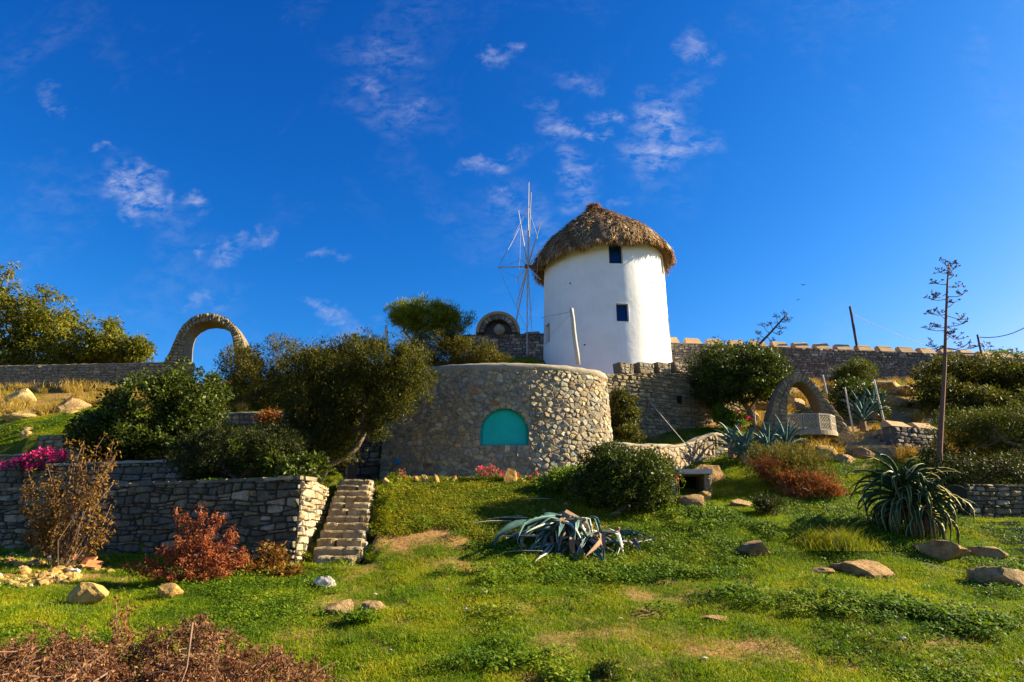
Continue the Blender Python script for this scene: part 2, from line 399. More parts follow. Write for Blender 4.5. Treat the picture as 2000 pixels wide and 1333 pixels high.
def _fit():
    n = len(_P); d = ((_P[:, None, :2] - _P[None, :, :2]) ** 2).sum(-1)
    K = _tps(d) + np.eye(n) * 1.2
    A = np.zeros((n + 3, n + 3)); A[:n, :n] = K; A[:n, n] = 1; A[:n, n + 1:] = _P[:, :2]; A[n, :n] = 1; A[n + 1:, :n] = _P[:, :2].T
    return np.linalg.solve(A, np.concatenate([_P[:, 2], np.zeros(3)]))
_W = _fit()

# plan outlines of the terraces (x, y) with their level
Bc = at(590, 932, 14.4); Ac = at(0, 955, 18.2); Cc = at(638, 955, 18.0)
WALL_A = Vector((Ac.x, Ac.y)); WALL_B = Vector((Bc.x, Bc.y)); WALL_C = Vector((Cc.x, Cc.y))
WALL_A2 = WALL_B + (WALL_A - WALL_B) * 1.9
Z1 = 2.76
def pxy(px, py, Y):
    p = at(px, py, Y); return (p.x, p.y)
W2a = Vector(pxy(-420, 905, 22.6)); W2b = Vector(pxy(372, 905, 18.6)); Z2 = 3.55
W3a = Vector(pxy(-420, 885, 24.6)); W3b = Vector(pxy(400, 885, 20.8)); Z3 = 4.12
MW = [Vector(pxy(1180, 730, 24.9)), Vector(pxy(1325, 730, 26.5)), Vector(pxy(1400, 715, 27.6)), Vector(pxy(1440, 715, 28.8))]   # crenellated wall line
TERR = [
 ([WALL_B + Vector((-.25, .25)), WALL_C + Vector((-.25, 0)), (WALL_C.x - .3, 19.4), (-6, 20.6), (W3b.x, W3b.y), (W3a.x, W3a.y), WALL_A2 + Vector((-.05, .25))], Z1 - .04),
 ([W2a + Vector((.0, .2)), W2b + Vector((0, .2)), W3b + Vector((0, .2)), W3a + Vector((0, .2))], Z2 - .05),
 ([(MW[0].x, MW[0].y + .3), (MW[1].x, MW[1].y + .3), (MW[2].x, MW[2].y + .3), (MW[3].x, MW[3].y + .3), (9.5, 33.2), (1.0, 33.2), (.6, 29)], 7.5),
]
TOWER_PTS = []      # filled below
def tower_path():
    """list of (x, y, psi) along the visible face, psi = yaw of the outward normal"""
    p = at(752, 900, 22.3); x, y = p.x, p.y; out = []; ds = .1
    segs = [(5.5, -42, 12), (1.75, 12, 34), (1.3, 34, 92), (3.2, 92, 112)]
    out.append((x, y, R(-42)))
    for L_, a0, a1 in segs:
        n = int(L_ / ds)
        for i in range(n):
            a = R(a0 + (a1 - a0) * (i + .5) / n)
            x += math.cos(a) * L_ / n; y += math.sin(a) * L_ / n
            out.append((x, y, R(a0 + (a1 - a0) * (i + 1) / n)))
    return out
TP = tower_path()
TERR.append(([(x - .25 * math.sin(a), y + .25 * math.cos(a)) for x, y, a in TP[::6]] + [(TP[-1][0] - 1, 27.5), (-4.6, 27.5), (-4.3, 22.7)], 6.55))

def inpoly(x, y, poly):
    r = np.zeros(x.shape, bool); n = len(poly); j = n - 1
    for i in range(n):
        xi, yi = poly[i][0], poly[i][1]; xj, yj = poly[j][0], poly[j][1]
        if abs(yj - yi) > 1e-12:
            r ^= ((yi > y) != (yj > y)) & (x < (xj - xi) * (y - yi) / (yj - yi) + xi)
        j = i
    return r

ST0 = at(655, 1106, 14.5); ST1 = at(699, 940, 19.3)     # stair axis, foot and head
def Zr(x, y):
    x = np.asarray(x, float); y = np.asarray(y, float); sh = x.shape
    xx = np.clip(x.ravel(), -34, 36); yy = np.clip(y.ravel(), -12, 48)
    q = np.stack([xx, yy], 1); z = np.empty(len(q))
    for i in range(0, len(q), 20000):
        b = q[i:i + 20000]; d = ((b[:, None, :] - _P[None, :, :2]) ** 2).sum(-1)
        z[i:i + 20000] = _tps(d) @ _W[:len(_P)] + _W[len(_P)] + b @ _W[len(_P) + 1:]
    z = z.reshape(sh)
    far = np.hypot(np.maximum(np.abs(x - 1) - 35, 0), np.maximum(np.abs(y - 18) - 30, 0))
    z = z - far * .045
    return z
def Zf(x, y, detail=True):
    x = np.asarray(x, float); y = np.asarray(y, float)
    z = Zr(x, y)
    if detail:
        z = z + (fbm(x, y, 2.6, 3, 4) - .5) * .34 + (fbm(x, y, .5, 9, 2) - .5) * .07
    # level ground in front of the round tower, stair bed
    t = np.clip((y - ST0.y) / (ST1.y - ST0.y), 0, 1)
    sx = ST0.x + (ST1.x - ST0.x) * t
    ins = (np.abs(x - sx) < .62) & (y > ST0.y - .2) & (y < ST1.y + .6)
    z = np.where(ins, np.minimum(z, ST0.z + (ST1.z - ST0.z) * t - .32), z)
    lev = (x > -6.5) & (x < 3.4) & (y > 19.75) & (y < 23.5)
    z = np.where(lev, 3.06, z)
    for poly, lv in TERR:
        m = inpoly(x, y, [tuple(p) for p in poly]); z = np.where(m, lv + .02 * (fbm(x, y, .6, 5, 2) - .5), z)
    return z
def zg(x, y): return float(Zf(np.array([x]), np.array([y]))[0])
def G(px, py, y0=5.0, y1=60.0):
    """point of the ground seen at a place of the picture"""
    d = ray(px, py); ys = np.arange(y0, y1, .05)
    xs = d.x / d.y * ys; zs = EYE + d.z / d.y * ys
    g = Zf(xs, ys); k = np.nonzero(zs <= g)[0]
    i = k[0] if len(k) else len(ys) - 1
    return Vector((xs[i], ys[i], g[i]))
# ------------------------------------------------------------------ ground mesh
def axis(lo, hi, step, far, growth=1.22):
    a = list(np.arange(lo, hi + 1e-6, step)); s = step
    r = []; v = hi
    while v < far: s *= growth; v += s; r.append(v)
    l = []; v = lo; s = step
    while v > -far: s *= growth; v -= s; l.append(v)
    return np.array(l[::-1] + a + r)
SOIL = [(830, 1045, 1.5, .5, .85), (760, 1050, .8, .5, .75), (880, 1110, 1.4, .5, .5), (700, 1180, .9, .4, .45), (800, 1215, .8, .35, .4), (620, 1240, 1.2, .35, .5), (930, 1160, 1.3, .5, .4),
        (1700, 1205, 1.1, .3, .45), (1640, 1290, 1.2, .4, .38), (1200, 1290, 1.5, .3, .33), (1400, 1270, 1.2, .3, .3), (90, 1130, 1.3, .35, .9), (230, 1135, .8, .2, .6), (1900, 1260, 1.2, .5, .4), (1130, 1195, 1.2, .3, .35), (1350, 1180, 2.6, .8, .27), (1560, 1190, 2.2, .6, .30), (1150, 1150, 1.6, .3, .25), (1250, 1265, 2.0, .5, .33), (1750, 1270, 2.2, .5, .36), (960, 1130, 1.6, .6, .36), (760, 1120, 1.4, .6, .4), (180, 1165, .6, .25, .4),
        (60, 800, 3, 2, .35), (150, 780, 4, 4, .55), (1560, 850, 2, 2.5, .6), (1700, 800, 4, 4, .6)]
_soilw = None
def dryness(x, y):
    global _soilw
    if _soilw is None:
        _soilw = [(G(px, py), a, b, s) for px, py, a, b, s in SOIL]
    d = np.zeros(np.shape(x))
    wx = (fbm(x, y, 1.1, 21, 3) - .5) * 1.2; wy = (fbm(x, y, 1.1, 31, 3) - .5) * 1.2
    for g, a, b, s in _soilw:
        r = ((x + wx - g.x) / a) ** 2 + ((y + wy - g.y) / (b * 2.0)) ** 2
        d = np.maximum(d, s * np.clip(1.35 - r, 0, 1))
    n = fbm(x, y, 2.1, 41, 4)
    d = d + np.clip((n - .58) * 3.0, 0, .35) + np.clip((fbm(x, y, .7, 51, 3) - .6) * 2, 0, .2)
    d = d + np.clip((np.asarray(y) - 24) / 12, 0, .45) + np.where(np.asarray(y) < 11.5, .10, 0) * np.clip((11.5 - np.asarray(y)) / 1.5, 0, 1) * np.clip((np.asarray(x) + 1.5) / 3, 0, 1)
    return np.clip(d, 0, 1)

def build_ground():
    X = axis(-20, 22, .2, 420); Y = axis(3, 40, .2, 420)
    gx, gy = np.meshgrid(X, Y); gz = Zf(gx, gy)
    V = np.stack([gx, gy, gz], -1).reshape(-1, 3); nx = len(X); ny = len(Y)
    i = np.arange((nx - 1) * (ny - 1)); r = i // (nx - 1); c = i % (nx - 1); a = r * nx + c
    Fc = np.stack([a, a + 1, a + nx + 1, a + nx], 1)
    m, nt, b, out = new_mat('hillside_soil_and_turf')
    at_ = nd(nt, 'ShaderNodeAttribute'); at_.attribute_name = 'dry'
    n1 = noise(nt, 2.0, 8, .7); n2 = noise(nt, 14, 6, .7)
    green = ramp(nt, n1, [(.3, (.035, .055, .004)), (.5, (.075, .095, .007)), (.7, (.13, .13, .010))])
    soil = ramp(nt, n2, [(.25, (.17, .085, .030)), (.5, (.30, .165, .055)), (.75, (.42, .26, .10))])
    f = ramp(nt, mathn(nt, 'ADD', at_.outputs['Fac'], mathn(nt, 'MULTIPLY', mathn(nt, 'SUBTRACT', n2, .5), .5)), [(.30, (0, 0, 0)), (.70, (1, 1, 1))])
    c = mixc(nt, f, green, soil); nt.links.new(c, b.inputs['Base Color'])
    bump(nt, b, n2, .9, .05)
    o = mesh('ground', V, Fc, m, smooth=True); o['kind'] = 'structure'
    a_ = o.data.attributes.new('dry', 'FLOAT', 'POINT'); a_.data.foreach_set('value', dryness(gx, gy).astype(np.float32).ravel())
build_ground()

# ------------------------------------------------------------------ masonry
def clip(poly, nx, ny, c):
    out = []; n = len(poly)
    for i in range(n):
        p = poly[i]; q = poly[(i + 1) % n]; dp = p[0] * nx + p[1] * ny - c; dq = q[0] * nx + q[1] * ny - c
        if dp <= 0: out.append(p)
        if (dp < 0 < dq) or (dq < 0 < dp):
            t = dp / (dp - dq); out.append((p[0] + (q[0] - p[0]) * t, p[1] + (q[1] - p[1]) * t))
    return out

def area_c(poly):
    A = cx = cy = 0; n = len(poly)
    for i in range(n):
        x0, y0 = poly[i]; x1, y1 = poly[(i + 1) % n]; k = x0 * y1 - x1 * y0
        A += k; cx += (x0 + x1) * k; cy += (y0 + y1) * k
    if abs(A) < 1e-9: return 0, (poly[0] if poly else (0, 0))
    return abs(A) / 2, (cx / (3 * A), cy / (3 * A))

def voronoi(seeds, an, R_):
    """cells of anisotropic Voronoi diagram; seeds (u, v, real?)"""
    cell = R_; grid = {}
    S = [(u, v * an) for u, v, _ in seeds]
    for i, (u, v) in enumerate(S): grid.setdefault((int(u // cell), int(v // cell)), []).append(i)
    out = []
    for i, (u, v) in enumerate(S):
        if not seeds[i][2]: continue
        gu, gv = int(u // cell), int(v // cell); nb = []
        for a in (-1, 0, 1):
            for b in (-1, 0, 1): nb += grid.get((gu + a, gv + b), [])
        nb = sorted((j for j in nb if j != i), key=lambda j: (S[j][0] - u) ** 2 + (S[j][1] - v) ** 2)[:14]
        P = [(u - R_ * .6, v - R_ * .6), (u + R_ * .6, v - R_ * .6), (u + R_ * .6, v + R_ * .6), (u - R_ * .6, v + R_ * .6)]
        for j in nb:
            dx, dy = S[j][0] - u, S[j][1] - v
            P = clip(P, dx, dy, dx * (u + S[j][0]) / 2 + dy * (v + S[j][1]) / 2)
            if len(P) < 3: break
        if len(P) >= 3: out.append([(p[0], p[1] / an) for p in P])
    return out

def rubble_cells(L, H, su, an, r, jit=.38, drop=.14, extra=None, keep=None):
    sv = su / an; seeds = []; nr = int(H / sv) + 3; nc = int(L / su) + 3
    for j in range(-1, nr):
        for i in range(-1, nc):
            if r.random() < drop: continue
            u = (i + .5 * (j % 2) + r.uniform(-jit, jit)) * su; v = (j + .5 + r.uniform(-jit, jit)) * sv
            if keep and not keep(u, v): continue
            seeds.append((u, v, True))
    if extra: seeds += extra
    return voronoi(seeds, an, su * 2.6)

def course_cells(L, H, hs, ws, r, wob=.25):
    """roughly bedded courses: wavy bed lines, stones of unequal length, some split"""
    out = []; v = 0.0; k = 0
    beds = [0.0]
    while beds[-1] < H + .1: beds.append(beds[-1] + hs * r.uniform(.6, 1.5))
    ph = [r.random() * 6 for _ in beds]
    def bed(k, u):
        k = max(0, min(k, len(beds) - 1))
        return beds[k] + (0 if k == 0 else hs * wob * (math.sin(u * 1.7 / ws * .35 + ph[k]) * .6 + math.sin(u * 4.1 / ws * .35 + ph[k] * 2) * .4))
    for k in range(len(beds) - 1):
        u = -r.random() * ws
        hh = beds[k + 1] - beds[k]
        while u < L:
            w = ws * r.uniform(.45, 1.75) * (1 + .4 * (hh / hs - 1)); u1 = u + w
            um = (u + u1) / 2; j0 = r.uniform(-.12, .12) * hh; j1 = r.uniform(-.12, .12) * hh
            q = [(u + j0, bed(k, u)), (um, bed(k, um)), (u1 + j1, bed(k, u1)), (u1 - j1 * .5, bed(k + 1, u1)), (um + r.uniform(-.1, .1) * w, bed(k + 1, um) + r.uniform(-.05, .05) * hh), (u - j0 * .5, bed(k + 1, u))]
            if hh > hs * 1.05 and w < ws * 1.2 and r.random() < .35:
                s = r.uniform(.35, .65); m0 = (q[0][0] + (q[5][0] - q[0][0]) * s, q[0][1] + (q[5][1] - q[0][1]) * s); m1 = (q[2][0] + (q[3][0] - q[2][0]) * s, q[2][1] + (q[3][1] - q[2][1]) * s)
                out.append([q[0], q[1], q[2], m1, m0]); out.append([m0, m1, q[3], q[4], q[5]])
            else: out.append(q)
            u = u1
    return out

def chaikin(P, k=.15):
    out = []; n = len(P)
    for i in range(n):
        p, q = P[i], P[(i + 1) % n]
        out.append((p[0] + (q[0] - p[0]) * k, p[1] + (q[1] - p[1]) * k)); out.append((q[0] - (q[0] - p[0]) * k, q[1] - (q[1] - p[1]) * k))
    return out

def stone_geo(poly, S, gap, h, r, back=-.03, tilt=.5, round_=True, bev=.30):
    A, c = area_c(poly)
    if A < 1e-5: return None
    rad = math.sqrt(A / math.pi)
    k = max(.55, 1 - gap / rad)
    P = [(c[0] + (p[0] - c[0]) * k, c[1] + (p[1] - c[1]) * k) for p in poly]
    if round_: P = chaikin(P)
    P = [(p[0] + r.uniform(-.05, .05) * rad, p[1] + r.uniform(-.05, .05) * rad) for p in P]
    if len(P) > 14: P = P[::2]
    h *= r.uniform(.55, 1.45); tx = r.uniform(-tilt, tilt) * h / rad; ty = r.uniform(-tilt, tilt) * h / rad
    n = len(P); V = [S(p[0], p[1], back) for p in P]
    for p in P:
        q = (c[0] + (p[0] - c[0]) * (1 - bev * .25), c[1] + (p[1] - c[1]) * (1 - bev * .25)); V.append(S(q[0], q[1], max(.004, h * .62 + (p[0] - c[0]) * tx + (p[1] - c[1]) * ty)))
    for p in P:
        q = (c[0] + (p[0] - c[0]) * (1 - bev), c[1] + (p[1] - c[1]) * (1 - bev)); V.append(S(q[0], q[1], max(.006, h * r.uniform(.85, 1.1) + (p[0] - c[0]) * tx + (p[1] - c[1]) * ty)))
    V.append(S(c[0] + r.uniform(-.2, .2) * rad, c[1] + r.uniform(-.2, .2) * rad, h * r.uniform(.9, 1.25)))
    Fc = []
    for a in (0, n):
        for i in range(n):
            j = (i + 1) % n; Fc.append((a + i, a + j, a + n + j, a + n + i))
    for i in range(n): Fc.append((2 * n + i, 2 * n + (i + 1) % n, 3 * n))
    return V, Fc, A

def lay_stones(parent, cells, S, mat, gap=.012, h=.035, limit=300, r=rnd, name='stone', tilt=.5, umax=None, vtop=None, vbot=None, umin=0, stuff_name='small_stones', amin=0, special=None, tintf=None, back=-.03):
    L = []
    for P in cells:
        if umax is not None:
            P = clip(P, 1, 0, umax)
            if len(P) > 2: P = clip(P, -1, 0, -umin)
        if len(P) > 2 and vtop is not None:
            uc = sum(p[0] for p in P) / len(P); e = .05
            t0 = vtop(uc); sl = (vtop(uc + e) - vtop(uc - e)) / (2 * e); P = clip(P, -sl, 1, t0 - sl * uc)
        if len(P) > 2 and vbot is not None:
            uc = sum(p[0] for p in P) / len(P); P = clip(P, 0, -1, -vbot(uc))
        if len(P) < 3: continue
        A, c = area_c(P)
        if A < max(amin, .0008): continue
        g = stone_geo(P, S, gap, h, r, tilt=tilt, back=back)
        if g: L.append((A, g, c))
    L.sort(key=lambda t: -t[0])
    for A, (V, Fc, _), c in L[:limit]:
        t = tintf(c) if tintf else r.random()
        mm = mat
        if special:
            s = special(c)
            if s: mm = s
        mesh(name, V, Fc, mm, parent, tint=t)
    if len(L) > limit:
        mb = MB()
        for A, (V, Fc, _), c in L[limit:]: mb.add(V, Fc, tintf(c) if tintf else r.random())
        mb.build(stuff_name, mat, parent)['kind'] = 'stuff'

class Path:
    """face of a wall along a plan polyline; u runs along it, v up from z0, d outward (to the right-hand side facing the camera)"""
    def __init__(s, pts, z0=0.0, batter=0.0, flip=False, ztop_ref=0):
        s.p = [Vector((p[0], p[1])) for p in pts]; s.z0 = z0; s.b = batter; s.flip = flip; s.cum = [0]
        for a, b in zip(s.p, s.p[1:]): s.cum.append(s.cum[-1] + (b - a).length)
        s.L = s.cum[-1]; s.zr = ztop_ref
        s.n = []
        for i in range(len(s.p)):
            t = (s.p[min(i + 1, len(s.p) - 1)] - s.p[max(i - 1, 0)]).normalized(); n = Vector((t.y, -t.x))
            s.n.append(-n if flip else n)
    def xyn(s, u):
        i = 0
        while i < len(s.cum) - 2 and u > s.cum[i + 1]: i += 1
        t = (u - s.cum[i]) / max(1e-9, s.cum[i + 1] - s.cum[i])
        tc = min(1, max(0, t))
        return s.p[i] + (s.p[i + 1] - s.p[i]) * t, (s.n[i] * (1 - tc) + s.n[i + 1] * tc).normalized()
    def __call__(s, u, v, d):
        q, n = s.xyn(u); z = s.z0 + v
        dd = d + (s.zr - z) * s.b
        return (q.x + n.x * dd, q.y + n.y * dd, z)

def wall_core(parent, S, ztop, zbot, th, mat, name='core', step=.35, closed_ends=True):
    """solid core under the facing stones; ztop, zbot functions of u (absolute z)"""
    n = max(2, int(S.L / step)); V = []; Fc = []
    for i in range(n + 1):
        u = S.L * i / n
        zt = ztop(u) - S.z0; zb = zbot(u) - S.z0
        V += [S(u, zb, 0), S(u, zt, 0), S(u, zt, -th), S(u, zb, -th)]
    for i in range(n):
        a = i * 4; b = a + 4
        for k in range(4):
            Fc.append((a + k, b + k, b + (k + 1) % 4, a + (k + 1) % 4))
    Fc.append((0, 1, 2, 3)); Fc.append((n * 4 + 3, n * 4 + 2, n * 4 + 1, n * 4))
    return mesh(name, V, Fc, mat, parent, tint=.5)

def cap_strip(parent, S, ztop, th, over, hgt, mat, name='coping', rough=.02, r=rnd, u0=0, u1=None, step=.25, drop=0.0):
    u1 = S.L if u1 is None else u1; n = max(2, int((u1 - u0) / step)); V = []; Fc = []
    for i in range(n + 1):
        u = u0 + (u1 - u0) * i / n; z = ztop(u) - S.z0
        j = [r.uniform(-rough, rough) for _ in range(8)]
        V += [S(u, z - .0 + j[0] * .3, over + j[1]), S(u, z + hgt * .55 + j[2], over * 1.05 + j[3]), S(u, z + hgt + j[4], over * .2 + j[5]), S(u, z + hgt + j[6], -th * .8), S(u, z, -th - over * .5 + j[7] * .3)]
    for i in range(n):
        a = i * 5; b = a + 5
        for k in range(5): Fc.append((a + k, b + k, b + (k + 1) % 5, a + (k + 1) % 5))
    Fc.append((0, 1, 2, 3, 4)); Fc.append(tuple(n * 5 + k for k in (4, 3, 2, 1, 0)))
    return mesh(name, V, Fc, mat, parent, tint=.6, smooth=False)

# ------------------------------------------------------------------ round tower
def build_tower():
    ztop = at(1000, 712, TP[45][1]).z; z0 = 2.9; H = ztop - z0
    root = empty('round_stone_building', (TP[30][0], TP[30][1] + 2, 3.1), 'round rubble stone building with a turquoise arched window below the white windmill', 'building')
    S = Path([(x, y) for x, y, a in TP], z0, batter=.055, ztop_ref=ztop)
    S.n = [Vector((math.sin(a), -math.cos(a))) for x, y, a in TP]
    # window place: find u for a given picture x
    def u_at(px, z=4.6):
        best = min(range(0, int(S.L * 50)), key=lambda k: abs((lambda P: (P[0] / ((P[1]) * math.cos(PITCH) + (P[2] - EYE) * math.sin(PITCH)) * F + 1000) - px)(S(k / 50, z - z0, 0))))
        return best / 50
    uL, uR = u_at(939), u_at(1031); uc = (uL + uR) / 2; hw = (uR - uL) / 2
    P = S(uc, 0, 0); yw = P[1]
    vb = at(985, 869, yw).z - z0; vt = at(985, 797, yw).z - z0
    hs = vt - hw * .92     # springing height
    def arch(u, v, g=0):
        if v < vb - g: return False
        if v < hs: return abs(u - uc) < hw + g
        return ((u - uc) / (hw + g)) ** 2 + ((v - hs) / (vt - hs + g)) ** 2 < 1
    # outline points
    out = [(uc - hw, vb + (hs - vb) * i / 5) for i in range(5)] + [(uc - hw * math.cos(math.pi * i / 18), hs + (vt - hs) * math.sin(math.pi * i / 18)) for i in range(19)] + [(uc + hw, hs - (hs - vb) * (i + 1) / 5) for i in range(5)]
    extra = []; m = len(out)
    # ring of stones around the opening, mirrored seeds inside
    per = [0]
    for a, b in zip(out, out[1:]): per.append(per[-1] + math.dist(a, b))
    s = .08
    while s < per[-1] - .03:
        i = max(k for k in range(m - 1) if per[k] <= s); t = (s - per[i]) / max(1e-6, per[i + 1] - per[i])
        p = (out[i][0] + (out[i + 1][0] - out[i][0]) * t, out[i][1] + (out[i + 1][1] - out[i][1]) * t)
        d = (out[i + 1][0] - out[i][0], out[i + 1][1] - out[i][1]); l = math.hypot(*d); n = (-d[1] / l, d[0] / l)
        e = .10
        extra.append((p[0] + n[0] * e, p[1] + n[1] * e, True)); extra.append((p[0] - n[0] * e, p[1] - n[1] * e, False))
        s += rnd.uniform(.15, .23)
    k = 8
    for i in range(k):
        u = uc - hw + 2 * hw * (i + .5) / k; extra.append((u, vb - .10, True)); extra.append((u, vb + .10, False))
    cells = rubble_cells(S.L, H, .178, 1.25, rnd, jit=.42, drop=.22, extra=extra, keep=lambda u, v: not arch(u, v, .16))
    bigs = lambda c: (M['blue_paint'] if (abs(c[0] - u_at(777)) < .12 and abs(c[1] - (at(777, 906, 22.0).z - z0)) < .10) else None)
    zc = H - .10
    lay_stones(root, cells, S, M['tower_stone'], gap=.006, h=.028, limit=300, umax=S.L, vtop=lambda u: zc, vbot=lambda u: 0, tilt=.7, special=bigs)
    # mortar face with the opening left out
    us = sorted(set([round(i * .2, 3) for i in range(int(S.L / .2) + 1)] + [S.L] + [round(uc + k * hw / 8, 4) for k in range(-10, 11)]))
    vs = sorted(set([round(i * .3, 3) for i in range(int(H / .3) + 1)] + [H] + [round(vb + (vt - vb) * k / 12, 4) for k in range(-1, 14)]))
    idx = {}; V = []; Fc = []
    def vid(i, j):
        if (i, j) not in idx: idx[(i, j)] = len(V); V.append(S(us[i], vs[j], 0))
        return idx[(i, j)]
    for i in range(len(us) - 1):
        for j in range(len(vs) - 1):
            if arch((us[i] + us[i + 1]) / 2, (vs[j] + vs[j + 1]) / 2, -.005): continue
            Fc.append((vid(i, j), vid(i + 1, j), vid(i + 1, j + 1), vid(i, j + 1)))
    mesh('mortar_face', V, Fc, M['tower_mortar'], root, tint=.5)
    # inner shell, roof terrace
    b = [S(u, 0, -.4) for u in us]; t = [S(u, H, -.4) for u in us]; n = len(us)
    mesh('inner_shell', b + t, [(i, n + i, n + i + 1, i + 1) for i in range(n - 1)] + [tuple(range(n, 2 * n))[::-1]], M['tower_mortar'], root, tint=.5)
    # left end
    mesh('end_face', [S(0, 0, 0), S(0, H, 0), S(0, H, -.4), S(0, 0, -.4)], [(0, 1, 2, 3)], M['tower_mortar'], root, tint=.5)
    # reveal and board
    V = [S(p[0], p[1], .01) for p in out] + [S(p[0], p[1], -.14) for p in out]
    win = mesh('window_reveal', V, [(i, i + 1, m + i + 1, m + i) for i in range(m - 1)] + [(m - 1, 0, m, 2 * m - 1)], M['turq_frame'], root, tint=.5)
    V = [S(p[0], p[1], -.12) for p in out]; mesh('board', V + [S(uc, (vb + hs) / 2, -.12)], [(i, (i + 1) % m, m) for i in range(m)], M['turq'], win, tint=.5)
    q = [(uc + (p[0] - uc) * .93, vb + .035 + (p[1] - vb) * .93) for p in out]
    V = [S(p[0], p[1], -.085) for p in out] + [S(p[0], p[1], -.085) for p in q] + [S(p[0], p[1], -.12) for p in q]
    mesh('frame', V, [(i, (i + 1) % m, m + (i + 1) % m, m + i) for i in range(m)] + [(m + i, m + (i + 1) % m, 2 * m + (i + 1) % m, 2 * m + i) for i in range(m)], M['turq_frame'], win, tint=.5)
    # smooth mortar coping
    prof = [(.0, -.21), (.035, -.17), (.05, -.09), (.045, -.02), (.01, .03), (-.08, .05), (-.25, .05), (-.42, .02), (-.42, -.2)]
    V = []; Fc = []; nn = int(S.L / .12); kp = len(prof)
    for i in range(nn + 1):
        u = S.L * i / nn
        for a, (d, z) in enumerate(prof):
            w = (fbm(u, a * 3.1, .5, 4, 3) - .5) * .11
            V.append(S(u, H + z + w * (.6 if a else 1.6), d + w * .6))
    for i in range(nn):
        for a in range(kp - 1): Fc.append((i * kp + a, (i + 1) * kp + a, (i + 1) * kp + a + 1, i * kp + a + 1))
    mesh('coping', V, Fc, M['coping_mortar'], root, tint=.5, smooth=True)
    return root, S, ztop
TOWER, TS, TZ = build_tower()

